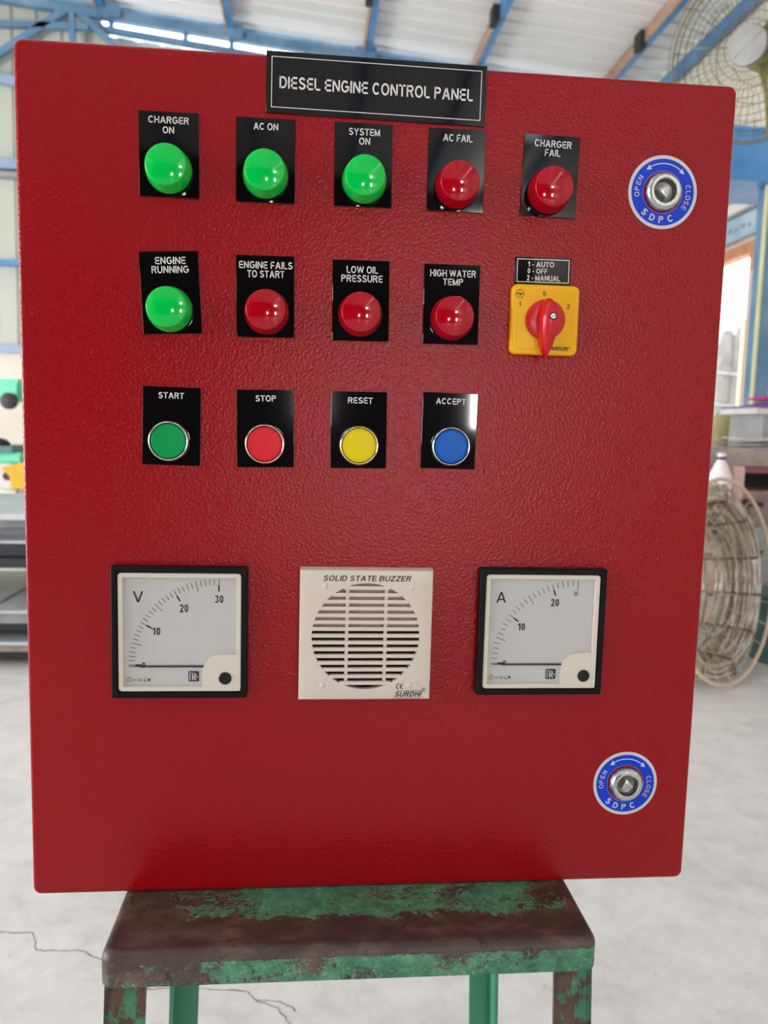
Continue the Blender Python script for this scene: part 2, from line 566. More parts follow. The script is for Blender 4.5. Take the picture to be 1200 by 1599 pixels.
def letter(ch, v):
    h = v * 0.86
    o = ([], [])
    if ch == 'A':
        W = 0.98
        para(o, 0, 0, W / 2 - v * 0.62, 1, v * 1.12)
        para(o, W - v * 1.12, 0, W / 2 - v * 0.5, 1, v * 1.12)
        rect(o, 0.24, W - 0.24, 0.24, 0.24 + h)
    elif ch in 'BPR':
        W = 0.86 if ch != 'P' else 0.82
        rect(o, 0, v, 0, 1)
        lo = 0.44 if ch != 'B' else 0.47
        ry = (1 - lo) / 2 - h / 2 + (0 if ch != 'B' else 0.0)
        stroke(o, [(v / 2, 1 - h / 2)] + arc(W - 0.06 - ry - v / 2, (1 + lo) / 2, ry + 0.03, ry, 90, -90, 10) + [(v / 2, lo + h / 2)], v, h)
        if ch == 'B':
            ry = (0.47 + h) / 2 - h / 2
            stroke(o, [(v / 2, 0.47 + h / 2)] + arc(W - ry - v / 2 - 0.03, ry + h / 2, ry + 0.03, ry, 90, -90, 10) + [(v / 2, h / 2)], v, h)
        if ch == 'R':
            para(o, W - v * 1.15, 0, 0.40, 0.47, v * 1.12)
    elif ch == 'C':
        W = 0.90
        stroke(o, arc(0.46, 0.5, 0.46 - v / 2, 0.51 - h / 2, 42, 318, 18), v, h)
    elif ch == 'D':
        W = 0.88
        rect(o, 0, v, 0, 1)
        stroke(o, [(v / 2, 1 - h / 2)] + arc(0.40, 0.5, 0.48 - v / 2, 0.5 - h / 2, 90, -90, 14) + [(v / 2, h / 2)], v, h)
    elif ch == 'E':
        W = 0.76
        rect(o, 0, v, 0, 1)
        for y, x in ((0, W), (0.5 - h / 2, W - 0.06), (1 - h, W - 0.02)):
            rect(o, 0, x, y, y + h)
    elif ch == 'F':
        W = 0.70
        rect(o, 0, v, 0, 1)
        for y, x in ((0.47 - h / 2, W - 0.08), (1 - h, W)):
            rect(o, 0, x, y, y + h)
    elif ch == 'G':
        W = 0.96
        stroke(o, arc(0.47, 0.5, 0.47 - v / 2, 0.51 - h / 2, 42, 325, 18), v, h)
        rect(o, 0.50, W, 0.40, 0.40 + h)
        rect(o, W - v, W, 0.16, 0.42)
    elif ch == 'H':
        W = 0.86
        rect(o, 0, v, 0, 1)
        rect(o, W - v, W, 0, 1)
        rect(o, 0, W, 0.5 - h / 2, 0.5 + h / 2)
    elif ch == 'I':
        W = v
        rect(o, 0, v, 0, 1)
    elif ch == 'L':
        W = 0.70
        rect(o, 0, v, 0, 1)
        rect(o, 0, W, 0, h)
    elif ch == 'M':
        W = 1.02
        rect(o, 0, v, 0, 1)
        rect(o, W - v, W, 0, 1)
        para(o, W / 2 - v * 0.5, 0, v * 0.1, 1, v)
        para(o, W / 2 - v * 0.5, 0, W - v * 1.1, 1, v)
    elif ch == 'N':
        W = 0.88
        rect(o, 0, v, 0, 1)
        rect(o, W - v, W, 0, 1)
        para(o, W - v * 1.08, 0, 0.0, 1, v * 1.08)
    elif ch == 'O':
        W = 0.98
        stroke(o, arc(W / 2, 0.5, W / 2 - v / 2, 0.51 - h / 2, 0, 360, 24), v, h)
    elif ch == 'S':
        W = 0.82
        ry = 0.265 - h / 4
        stroke(o, arc(0.41, 1.01 - h / 2 - ry, 0.37 - v / 2, ry, 18, 205, 12) + [(0.30, 0.555), (0.52, 0.455)] + arc(0.41, ry + h / 2 - 0.01, 0.41 - v / 2, ry, 25, -165, 12), v, h)
    elif ch == 'T':
        W = 0.78
        rect(o, 0, W, 1 - h, 1)
        rect(o, W / 2 - v / 2, W / 2 + v / 2, 0, 1)
    elif ch == 'U':
        W = 0.86
        stroke(o, [(v / 2, 1)] + arc(W / 2, 0.36, W / 2 - v / 2, 0.37 - h / 2, 180, 360, 14) + [(W - v / 2, 1)], v, h)
    elif ch == 'V':
        W = 0.92
        para(o, W / 2 - v * 0.6, 0, 0, 1, v * 1.12)
        para(o, W / 2 - v * 0.5, 0, W - v * 1.12, 1, v * 1.12)
    elif ch == 'W':
        W = 1.32
        u = v * 1.0
        para(o, W * 0.27 - u / 2, 0, 0, 1, u)
        para(o, W * 0.27 - u / 2, 0, W / 2 - u / 2, 1, u)
        para(o, W * 0.73 - u / 2, 0, W / 2 - u / 2, 1, u)
        para(o, W * 0.73 - u / 2, 0, W - u, 1, u)
    elif ch == 'Y':
        W = 0.92
        rect(o, W / 2 - v / 2, W / 2 + v / 2, 0, 0.42)
        para(o, W / 2 - v / 2, 0.40, 0, 1, v * 1.12)
        para(o, W / 2 - v * 0.62, 0.40, W - v * 1.12, 1, v * 1.12)
    elif ch == 'Z':
        W = 0.80
        rect(o, 0, W, 0, h)
        rect(o, 0.02, W, 1 - h, 1)
        para(o, 0, h * 0.9, W - v * 1.3, 1 - h * 0.9, v * 1.3)
    elif ch == '0':
        W = 0.62
        stroke(o, arc(W / 2, 0.5, W / 2 - v / 2, 0.5 - h / 2, 0, 360, 22), v, h)
    elif ch == '1':
        W = 0.40
        rect(o, W - v, W, 0, 1)
        poly(o, [(W - v, 0.98), (W - v, 0.98 - h * 1.25), (0, 0.62), (0, 0.62 + h)])
    elif ch == '2':
        W = 0.64
        stroke(o, arc(W / 2, 0.70, W / 2 - v / 2, 0.30 - h / 2, 165, -20, 12) + [(0.10 + v / 2, h * 0.9)], v * 1.02, h)
        rect(o, 0, W, 0, h)
    elif ch == '3':
        W = 0.64
        stroke(o, arc(W / 2 - 0.01, 0.745, W / 2 - v / 2 - 0.02, 0.255 - h / 2, 160, -80, 12), v, h)
        stroke(o, arc(W / 2, 0.275, W / 2 - v / 2, 0.275 - h / 2, 80, -160, 12), v, h)
    elif ch == '5':
        W = 0.64
        rect(o, 0.08, W - 0.03, 1 - h, 1)
        para(o, 0.02, 0.46, 0.08, 1, v)
        stroke(o, arc(W / 2 - 0.02, 0.32, W / 2 - v / 2 + 0.02, 0.32 - h / 2, 140, -155, 14), v, h)
    elif ch == '-':
        W = 0.36
        rect(o, 0.02, 0.34, 0.32, 0.32 + h)
    elif ch == '.':
        W = v
        rect(o, 0, v, 0, h)
    elif ch == 's':
        W = 0.78
        for y in (0, 0.35 - h / 2 , 0.70 - h):
            rect(o, 0, W, y, y + h)
        rect(o, 0, v, 0.35, 0.70)
        rect(o, W - v, W, 0, 0.36)
    elif ch == 'a':
        W = 0.78
        for y in (0, 0.35 - h / 2, 0.70 - h):
            rect(o, 0.02, W, y, y + h)
        rect(o, 0, v, 0, 0.36)
        rect(o, W - v, W, 0, 0.70)
    elif ch == 'l':
        W = v
        rect(o, 0, v, 0, 1)
    elif ch == 'z':
        W = 0.78
        rect(o, 0, W, 0, h)
        rect(o, 0, W, 0.70 - h, 0.70)
        para(o, 0, h * 0.5, W - v, 0.70 - h * 0.5, v)
    elif ch == 'e':
        W = 0.78
        for y in (0, 0.35 - h / 2, 0.70 - h):
            rect(o, 0, W, y, y + h)
        rect(o, 0, v, 0, 0.70)
        rect(o, W - v, W, 0.34, 0.70)
    elif ch == 'r':
        W = 0.62
        rect(o, 0, v, 0, 0.70)
        rect(o, 0, W, 0.70 - h, 0.70)
    else:
        W = 0.30
    return o[0], o[1], W


_glyph = {}


def glyphs(text, bold=0.19):
    key = (text, bold)
    if key not in _glyph:
        vs, fs, x = [], [], 0.0
        for ch in text:
            a, b, W = letter(ch, bold)
            k = len(vs)
            vs += [(p[0] + x, p[1]) for p in a]
            fs += [tuple(i + k for i in f) for f in b]
            x += W + (0.15 if ch != ' ' else 0.10)
        _glyph[key] = (vs, fs)
    return _glyph[key]


def add_text(bm, text, cx, base, width, cap, y, shear=0.0, bold=0.19, mi=0, xform=None):
    """text in the XZ plane: centred on cx, standing on base, stretched to width and cap height (metres)"""
    vs, fs = glyphs(text, bold)
    x0, x1 = min(v[0] for v in vs), max(v[0] for v in vs)
    sx = width / (x1 - x0) if width else cap * 0.92
    out = []
    for x, z in vs:
        X = (x - (x0 + x1) / 2) * sx
        Z = z * cap
        X += shear * (Z - cap / 2)
        if xform:
            X, Z = xform(X, Z)
        out.append(bm.verts.new((cx + X, y, base + Z)))
    for f in fs:
        quad(bm, [out[i] for i in f], mi)


def flat_rect(bm, x0, x1, z0, z1, y, mi=0):
    quad(bm, [bm.verts.new((x0, y, z0)), bm.verts.new((x1, y, z0)), bm.verts.new((x1, y, z1)), bm.verts.new((x0, y, z1))], mi)


def flat_line(bm, a, b, wd, y, mi=0):
    a, b = Vector((a[0], a[1])), Vector((b[0], b[1]))
    d = (b - a).normalized()
    n = Vector((-d.y, d.x)) * wd / 2
    quad(bm, [bm.verts.new((p.x, y, p.y)) for p in (a - n, b - n, b + n, a + n)], mi)


def flat_arc(bm, cx, cz, r0, r1, a0, a1, y, seg=40, mi=0):
    ring = []
    for k in range(seg + 1):
        a = R(a0 + (a1 - a0) * k / seg)
        ring.append((bm.verts.new((cx + r0 * math.cos(a), y, cz + r0 * math.sin(a))), bm.verts.new((cx + r1 * math.cos(a), y, cz + r1 * math.sin(a)))))
    for p, q in zip(ring[:-1], ring[1:]):
        quad(bm, [p[0], q[0], q[1], p[1]], mi)


def arc_text(bm, text, cx, cz, rad, a_mid, cap, y, inward=False, step=None, bold=0.16, mi=0, shear=0.0):
    """letters on a circle; tops outward reading clockwise, or tops inward reading counter-clockwise"""
    n = len(text)
    for i, ch in enumerate(text):
        t = i - (n - 1) / 2
        a = R(a_mid + (t * step if inward else -t * step))
        px, pz = cx + rad * math.cos(a), cz + rad * math.sin(a)
        rot = a + PI / 2 if inward else a - PI / 2
        co, si = math.cos(rot), math.sin(rot)

        def xf(X, Z, co=co, si=si):
            Z -= cap / 2
            return X * co - Z * si, X * si + Z * co
        add_text(bm, ch, px, pz, None, cap, y, shear, bold, mi, xf)


# ------------------------------------------------------------------ the shed (setting)
ZR, MR = 4.72, 0.093          # roof height over x = 0 and its fall towards the right


def roof_z(x):
    return ZR - MR * x


def corrugated(bm, plane, u0, u1, pitch, rib, depth, ends, mi=0):
    """trapezoid sheet: profile runs along u, extruded between two end functions"""
    prof = []
    u = u0
    while u < u1:
        for du, dd in ((0, 0), (pitch - rib, 0), (pitch - rib * 0.75, depth), (pitch - rib * 0.25, depth)):
            if u + du <= u1:
                prof.append((u + du, dd))
        u += pitch
    prof.append((u1, 0))
    for (a, da), (b, db) in zip(prof[:-1], prof[1:]):
        quad(bm, [bm.verts.new(plane(a, 0, da)), bm.verts.new(plane(b, 0, db)), bm.verts.new(plane(b, 1, db)), bm.verts.new(plane(a, 1, da))], mi)


# floor with its cracks
bm = bmnew()
quad(bm, [bm.verts.new(p) for p in ((-14, -14, FL), (14, -14, FL), (14, 16, FL), (-14, 16, FL))], 0)
cr1 = [(-0.78, 0.884), (-0.70, 0.868), (-0.614, 0.857), (-0.553, 0.849), (-0.540, 0.826), (-0.531, 0.799), (-0.49, 0.797), (-0.446, 0.795), (-0.418, 0.773), (-0.36, 0.742), (-0.335, 0.716), (-0.312, 0.690),
       (-0.26, 0.692), (-0.206, 0.684), (-0.146, 0.678), (-0.129, 0.655), (-0.091, 0.634), (-0.072, 0.600), (-0.058, 0.55)]
cr2 = [(-0.129, 0.655), (-0.10, 0.652), (-0.075, 0.640), (-0.062, 0.626)]
cr3 = [(-0.36, 0.742), (-0.345, 0.700), (-0.32, 0.702)]
rr = random.Random(3)
for cr in (cr1, cr2, cr3):
    fine = []
    for a, b in zip(cr[:-1], cr[1:]):
        for k in range(5):
            t = k / 5
            fine.append((a[0] + (b[0] - a[0]) * t + rr.uniform(-1, 1) * 0.0022, a[1] + (b[1] - a[1]) * t + rr.uniform(-1, 1) * 0.0022))
    fine.append(cr[-1])
    L, Rr = [], []
    for i, p in enumerate(fine):
        q = fine[min(i + 1, len(fine) - 1)]
        o_ = fine[max(i - 1, 0)]
        d = Vector((q[0] - o_[0], q[1] - o_[1])).normalized()
        wd = rr.uniform(0.0005, 0.0013)
        L.append(bm.verts.new((p[0] - d.y * wd, p[1] + d.x * wd, FL + 0.0006)))
        Rr.append(bm.verts.new((p[0] + d.y * wd, p[1] - d.x * wd, FL + 0.0006)))
    for i in range(len(L) - 1):
        quad(bm, [L[i], L[i + 1], Rr[i + 1], Rr[i]], 1)
struct('floor', bm, [M['floor'], M['crack']])

# roof: sheets run down the slope to the right, ribs spaced along the shed
XL, XR, YB, YF = -8.0, 3.90, -14.0, 9.15
bm = bmnew()


SKX0, SKX1, SKY0, SKY1 = 2.76, 3.06, -13.0, -4.5      # open skylight slot


def roof_part(xa, xb, ya, yb):
    def pl(u, t, d):
        x = xa if t == 0 else xb
        return (x, u, roof_z(x) + d)
    corrugated(bm, pl, ya, yb, 0.25, 0.07, 0.06, None)


roof_part(XL - 0.6, XR + 0.1, SKY1, YF + 0.1)
roof_part(XL - 0.6, SKX0, YB - 0.3, SKY1)
roof_part(SKX1, XR + 0.1, YB - 0.3, SKY1)
struct('ceiling', bm, [M['roof']])

# gable wall beyond
GY = 9.12
bm = bmnew()


def pl_gable(u, t, d):
    if t == 0:
        return (u, GY + d, 1.16)
    zt = roof_z(u) - 0.02 if u < -2.52 else 4.405 - 0.1 * u
    return (u, GY + d, zt)


corrugated(bm, pl_gable, XL, XR, 0.27, 0.09, 0.03, None, 0)
add_box(bm, ((XL + XR) / 2, GY + 0.06, (1.16 + FL) / 2), (XR - XL, 0.12, 1.16 - FL), 1)
struct('wall_back', bm, [M['wall'], M['wallcream']])

# right wall with its doorway
WX = 3.88
D0, D1, DZ = 5.75, 7.45, 2.0
bm = bmnew()


def wall_piece(y0, y1, z0, z1):
    def pl(u, t, d):
        return (WX + d, u, z0 if t == 0 else z1)
    corrugated(bm, pl, y0, y1, 0.36, 0.10, 0.03, None, 0)


wall_piece(YB, D0, FL, roof_z(WX) - 0.02)
wall_piece(D1, GY, FL, roof_z(WX) - 0.02)
wall_piece(D0, D1, DZ + 0.1, roof_z(WX) - 0.02)
struct('wall_right', bm, [M['wallcream']])

bm = bmnew()
for y in (D0 + 0.03, D1 - 0.03, 6.42):
    add_box(bm, (WX, y, (FL + DZ) / 2), (0.07, 0.05 if y == 6.42 else 0.07, DZ - FL), 0)
add_box(bm, (WX, (D0 + D1) / 2, DZ + 0.03), (0.12, D1 - D0, 0.10), 0)
struct('door_1', bm, [M['orange']])

# pale lintel panel and cover strips over the doorway
bm = bmnew()
add_box(bm, (WX - 0.05, 6.7, 2.24), (0.05, 2.6, 0.20), 0)
add_box(bm, (WX - 0.07, 6.7, 2.42), (0.09, 2.6, 0.09), 1)
add_box(bm, (WX - 0.06, 6.7, 2.55), (0.07, 2.6, 0.07), 1)
for k in range(4):
    add_box(bm, (WX - 0.0765, 6.42 + 0.11 * k, 2.225 + 0.012 * (k % 2)), (0.004, 0.05 + 0.02 * (k % 2), 0.035), 2)
struct('trim_1', bm, [M['paleblue'], M['roof'], M['grey']])

# front wall behind the photographer, with a wide opening and a small window; left side open above a low wall
bm = bmnew()


def wbox(x0, x1, z0, z1):
    add_box(bm, ((x0 + x1) / 2, YB - 0.05, (z0 + z1) / 2), (x1 - x0, 0.1, z1 - z0), 0)


holes = [(-0.28, 0.12, 0.45, 1.25), (2.85, 3.30, 0.35, 1.35), (2.60, 3.45, 3.55, 4.15)]
xs = [XL, -0.28, 0.12, 2.60, 2.85, 3.30, 3.45, 4.0]
for xa, xb in zip(xs[:-1], xs[1:]):
    zz = FL
    for hx0, hx1, hz0, hz1 in sorted(holes, key=lambda q: q[2]):
        if hx0 <= xa + 1e-6 and hx1 >= xb - 1e-6:
            wbox(xa, xb, zz, hz0)
            zz = hz1
    wbox(xa, xb, zz, 5.5)
struct('wall_front', bm, [M['charcoal']])
bm = bmnew()
add_box(bm, (XL, 3.9, 2.3), (0.1, 10.4, 5.8), 0)
add_box(bm, (XL, -9.9, 2.3), (0.1, 8.2, 5.8), 0)
add_box(bm, (XL, -1.85, 4.2), (0.1, 7.9, 2.0), 0)
struct('wall_left', bm, [M['wallcream']])

# purlins running along the shed under the roof
ti = 2
for k_, wide in ((-0.90, 0.06), (-0.55, 0.06), (-0.242, 0.06), (0.115, 0.06), (0.427, 0.06), (0.828, 0.06)):
    X = 4.248 * k_ / (1 + 0.093 * k_)
    zt = roof_z(X)
    bm = bmnew()
    add_box(bm, (X, -2.4, zt - 0.065), (0.035, 22.8, 0.125), 0)
    add_box(bm, (X + 0.018, -2.4, zt - 0.125), (0.06, 22.8, 0.012), 0)
    y0 = 7.8 if k_ in (0.115, 0.427) else -6.9
    add_box(bm, (X - 0.032, (y0 + 9) / 2, zt - 0.07), (0.02, 9 - y0, 0.13), 1)
    add_box(bm, (X - 0.055, 7.72, zt - 0.10), (0.07, 0.16, 0.16), 2)
    for yy in (4.2, 0.6, -3.0):
        add_box(bm, (X - 0.055, yy, zt - 0.10), (0.07, 0.16, 0.16), 2)
    o = struct('trim_%d' % ti, bm, [M['steelblue'], M['rustside'], M['dark']])
    ti += 1

# eave beam over the right wall
bm = bmnew()
XE = 3.79
zt = 0.352 + XE / 0.985
add_box(bm, (XE, 1.0, zt + 0.02), (0.07, 16.0, 0.115), 0)
add_box(bm, (XE - 0.038, 1.0, zt + 0.085), (0.01, 16.0, 0.02), 1)  # pale yellow strip painting the highlight along the beam
struct('trim_%d' % ti, bm, [M['steelblue'], M['pole']])
ti += 1

# lattice truss along the gable
bm = bmnew()


def up_(x):
    return 4.555 - 0.093 * x


def lo_(x):
    return 4.40 - 0.10 * x


TY = 8.95
add_bar(bm, (XL, TY, up_(XL)), (XR - 0.1, TY, up_(XR - 0.1)), 0.09, 0.10, 0)
add_bar(bm, (-2.6, TY + 0.04, lo_(-2.6)), (XR - 0.1, TY + 0.04, lo_(XR - 0.1)), 0.07, 0.06, 1)
add_bar(bm, (-6.2, TY, 4.52), (-2.6, TY, lo_(-2.6) - 0.02), 0.07, 0.06, 1)
add_bar(bm, (-2.84, TY, 4.80), (-3.75, TY, 4.17), 0.07, 0.075, 0)
add_bar(bm, (-2.77, TY - 0.02, 4.80), (-2.77, TY - 0.02, 3.2), 0.06, 0.06, 0, (0, 1, 0))
add_bar(bm, (-2.70, TY, 4.78), (-1.95, TY, 4.15), 0.07, 0.07, 2)
for x in (-2.36, -1.55, -1.04, -0.2, 0.6):
    add_bar(bm, (x, TY + 0.02, lo_(x) - 0.02), (x, TY + 0.02, up_(x)), 0.05, 0.05, 2, (0, 1, 0))
for x in (-2.36, -1.03, 0.47, 1.75, 3.2):
    add_box(bm, (x, TY - 0.05, up_(x) + 0.02), (0.24, 0.10, 0.13), 2)
struct('trim_%d' % ti, bm, [M['trussblue'], M['trussblue'], M['trussblue']])
ti += 1
# added pale blue strip painting the sky-lit gap between truss and roof sheets
bm = bmnew()
add_bar(bm, (XL, TY + 0.10, up_(XL) + 0.115), (XR - 0.1, TY + 0.10, up_(XR - 0.1) + 0.115), 0.02, 0.085, 0)
struct('trim_%d' % ti, bm, [M['paleblue']])
ti += 1
# girts on the gable wall
for z, hh, mm, x1 in ((3.17, 0.11, 'girt', 3.7), (3.05, 0.06, 'grey', 3.7), (2.085, 0.06, 'steelblue', 3.7), (1.12, 0.09, 'girt', 3.7)):
    bm = bmnew()
    add_box(bm, ((XL + x1) / 2, GY - 0.06, z), (x1 - XL, 0.10, hh), 0)
    struct('trim_%d' % ti, bm, [M[mm]])
    ti += 1
bm = bmnew()
add_bar(bm, (-7.0, GY - 0.08, 4.43), (-1.5, GY - 0.08, 3.86), 0.07, 0.10, 0)
struct('trim_%d' % ti, bm, [M['girt']])
ti += 1

# ------------------------------------------------------------------ the red control panel
panel = empty('control_panel', (0, 0, 0), 'red steel diesel engine control panel standing upright on the green stool', 'control panel')

bm = bmnew()
slab(bm, 0, 0.3, 0.500, 0.600, 0.006, 0.019, 0.0, 0.0028, 5, 4)
door = obj('panel_door', bm, M['red'], panel)
bm = bmnew()
rings = []
slab(bm, 0, 0.3, 0.494, 0.594, 0.004, 0.205, 0.0195, 0.001, 4, 2)
obj('enclosure', bm, M['red'], panel)


def nameplate(cx, cz, ww, hh, lines, ang=0.0, border=0.0, label=None):
    """lines: (text, offset x, baseline offset z, width, cap height) in millimetres about the plate centre"""
    bm = bmnew()
    slab(bm, 0, 0, ww, hh, 0.0004, -0.0001, -0.0012, 0.0002, 2, 1)
    p = obj('nameplate', bm, M['black'], panel, loc=(cx, 0, cz))
    p.rotation_euler = (0, R(-ang), 0)
    bm = bmnew()
    y = -0.00145
    for t, ox, oz, tw, tc in lines:
        add_text(bm, t, ox / 1000, oz / 1000, tw / 1000, tc / 1000, y, 0, 0.185)
    if border:
        i, tk = border, 0.0005
        x0, z0 = ww / 2 - i, hh / 2 - i
        flat_rect(bm, -x0, x0, z0 - tk, z0, y)
        flat_rect(bm, -x0, x0, -z0, -z0 + tk, y)
        flat_rect(bm, -x0, -x0 + tk, -z0 + tk, z0 - tk, y)
        flat_rect(bm, x0 - tk, x0, -z0 + tk, z0 - tk, y)
    obj('lettering', bm, M['white'], p, smooth=False)
    if label:
        p['label'] = label
    return p


nameplate(-0.0085, 0.5816, 0.1515, 0.040, [('DIESEL ENGINE CONTROL PANEL', -0.2, -3.9, 133.1, 7.8)], -0.26, 0.0035,
          'wide black title plate reading DIESEL ENGINE CONTROL PANEL')
PL = [
    (-0.1489, 0.5307, -0.3 * -1, [('CHARGER', -0.1, 20.1, 26.8, 4.4), ('ON', -0.3, 13.7, 7.6, 4.4)], 'g'),
    (-0.0841, 0.5304, 0.35, [('AC ON', 0.1, 19.9, 16.6, 4.5)], 'g'),
    (-0.0171, 0.5309, 0.48, [('SYSTEM', 0.5, 19.6, 21.4, 4.6), ('ON', 0.7, 13.5, 7.7, 4.6)], 'g'),
    (0.0481, 0.5309, 0.0, [('AC FAIL', 0.3, 19.2, 20.5, 4.8)], 'r'),
    (0.1155, 0.5305, -1.15, [('CHARGER', 0.5, 19.5, 26.5, 4.7), ('FAIL', 0.5, 13.5, 11.3, 4.7)], 'r'),
    (-0.1483, 0.4395, 3.0, [('ENGINE', 1.1, 19.1, 20.6, 4.8), ('RUNNING', 0.7, 13.1, 25.1, 4.8)], 'g'),
    (-0.0834, 0.4394, 0.84, [('ENGINE FAILS', 0.4, 18.9, 36.9, 4.8), ('TO START', 0.4, 12.9, 25.5, 4.8)], 'r'),
    (-0.0167, 0.4392, 0.7, [('LOW OIL', 0.8, 18.8, 22.0, 4.8), ('PRESSURE', 0.6, 12.8, 29.0, 4.8)], 'r'),
    (0.0479, 0.4391, 0.43, [('HIGH WATER', 0.6, 19.2, 32.7, 4.7), ('TEMP', 0.7, 13.3, 14.4, 4.7)], 'r'),
    (-0.1479, 0.3479, -0.65, [('START', -0.3, 19.3, 17.4, 4.2)], 'bg'),
    (-0.0826, 0.3478, 1.0, [('STOP', 0.5, 19.2, 14.2, 4.3)], 'br'),
    (-0.0161, 0.3485, 0.5, [('RESET', 0.8, 19.0, 17.7, 4.3)], 'by'),
    (0.0494, 0.3495, -0.6, [('ACCEPT', 0.4, 19.2, 21.7, 4.3)], 'bb'),
]


def mk_lamp(colour):
    bm = bmnew()
    # ribbed skirt narrowing to a slightly domed face
    prof = [(0.0153, 0.0030), (0.0153, 0.0056), (0.0149, 0.0066), (0.0148, 0.0092), (0.0144, 0.0100), (0.0143, 0.0126), (0.0139, 0.0134), (0.0138, 0.0152)]
    for k in range(1, 6):
        a = R(90 * k / 5)
        prof.append((0.0127 + 0.0010 * math.cos(a), 0.0152 + 0.0018 * math.sin(a)))
    for k in range(1, 9):
        t = k / 8
        prof.append((0.0127 * (1 - t) + 0.00005, 0.0170 + 0.0016 * (1 - (1 - t) ** 2)))
    lathe_y(bm, prof, seg=64)
    o = obj('indicator_lamp', bm, M[colour + '_lens'], panel, angle=50)
    bm = bmnew()
    lathe_y(bm, [(0.0156, 0.001), (0.0156, 0.0028), (0.0152, 0.0034), (0.0120, 0.0034)], seg=64)
    obj('lamp_collar', bm, M['blackplastic'], o)
    return o


def mk_button(mat):
    bm = bmnew()
    prof = [(0.0143, 0.001), (0.0143, 0.0034), (0.0139, 0.0046), (0.0132, 0.0052), (0.0127, 0.0049), (0.0125, 0.0040), (0.0124, 0.001)]
    lathe_y(bm, prof, seg=64, closed=True)
    o = obj('push_button', bm, M['chrome'], panel, angle=60)
    bm = bmnew()
    prof = [(0.01215, 0.001), (0.01215, 0.0040), (0.0118, 0.0046)]
    for k in range(1, 7):
        t = k / 6
        prof.append((0.0118 * (1 - t) + 0.00005, 0.0046 + 0.00035 * t))
    lathe_y(bm, prof, seg=64)
    obj('button_cap', bm, mat, o, angle=60)
    return o


LXZ = {0: (-0.1486, 0.5199), 1: (-0.0839, 0.5199), 2: (-0.0164, 0.5199), 3: (0.0484, 0.5197), 4: (0.1144, 0.5194),
       5: (-0.1485, 0.4278), 6: (-0.0824, 0.4286), 7: (-0.0172, 0.4294), 8: (0.0480, 0.4291),
       9: (-0.1497, 0.3375), 10: (-0.0828, 0.3371), 11: (-0.0158, 0.3376), 12: (0.0509, 0.3385)}
proto = {}
BM = {'bg': M['btn_g'], 'br': M['btn_r'], 'by': M['btn_y'], 'bb': M['btn_b']}
CN = {'g': 'green', 'r': 'red', 'bg': 'green', 'br': 'red', 'by': 'yellow', 'bb': 'blue'}
for i, (cx, cz, ang, lines, kind) in enumerate(PL):
    txt = ' '.join(l[0] for l in lines)
    nameplate(cx, cz, 0.040, 0.0556 if i < 9 else 0.0546, lines, ang, 0, 'black plate reading ' + txt)
    loc = (LXZ[i][0], 0, LXZ[i][1])
    if kind in 'gr':
        if kind not in proto:
            proto[kind] = mk_lamp(CN[kind])
            o = proto[kind]
            o.location = loc
        else:
            o = dup(proto[kind], panel, loc)
        o['label'] = CN[kind] + ' indicator lamp on the ' + txt + ' plate'
    else:
        o = mk_button(BM[kind])
        o.location = loc
        o['label'] = CN[kind] + ' push button with chrome ring on the ' + txt + ' plate'

# selector switch
nameplate(0.1134, 0.4651, 0.0406, 0.0187, [('1 - AUTO', -1.6, 2.7, 19.0, 3.6), ('0 - OFF', -4.1, -1.9, 14.3, 3.5), ('2 - MANUAL', 0.5, -6.9, 24.4, 3.8)], 0.6, 0.0012,
          'small black plate reading 1 - AUTO 0 - OFF 2 - MANUAL')
bm = bmnew()
slab(bm, 0, 0, 0.0492, 0.0492, 0.0045, -0.0001, -0.0058, 0.0016, 6, 4)
slab(bm, 0, 0, 0.0420, 0.0430, 0.0035, -0.0057, -0.0063, 0.0003, 6, 2)
sw = obj('rotary_switch', bm, M['yellow'], panel, loc=(0.1153, 0, 0.4303))
sw['label'] = 'yellow square selector switch with red pointer knob'
bm = bmnew()
y = -0.00645
add_text(bm, '0', -0.0015, 0.0168, 0.0022, 0.0031, y, 0, 0.16)
add_text(bm, '1', -0.0191, 0.0087, 0.0013, 0.0032, y, 0, 0.16)
add_text(bm, '2', 0.0162, 0.0082, 0.0024, 0.0032, y, 0, 0.16)
obj('lettering', bm, M['ink'], sw, smooth=False)
bm = bmnew()
flat_arc(bm, -0.0192, 0.0175, 0.0026, 0.0030, 0, 360, y)
for a, b in (((-0.0212, 0.0178), (-0.0192, 0.0178)), ((-0.0202, 0.0182), (-0.0208, 0.0170)), ((-0.0192, 0.0176), (-0.0172, 0.0176)), ((-0.0186, 0.0182), (-0.0192, 0.0158)), ((-0.0178, 0.0180), (-0.0178, 0.0172))):
    flat_line(bm, a, b, 0.0006, y)
obj('emblem', bm, M['ink'], sw, smooth=False)
bm = bmnew()
add_text(bm, 'salzer', 0.0122, -0.0205, 0.0140, 0.0026, y, 0.25, 0.20)
flat_rect(bm, 0.0008, 0.0178, -0.0212, -0.0209, y)
obj('maker_mark', bm, M['ink'], sw, smooth=False)
bm = bmnew()
lathe_y(bm, [(0.0141, 0.006), (0.0141, 0.0095), (0.0136, 0.0108), (0.0125, 0.0113), (0.0060, 0.0113)], seg=56)
kn = obj('knob', bm, M['knob'], sw, loc=(-0.0005, 0, -0.0002))
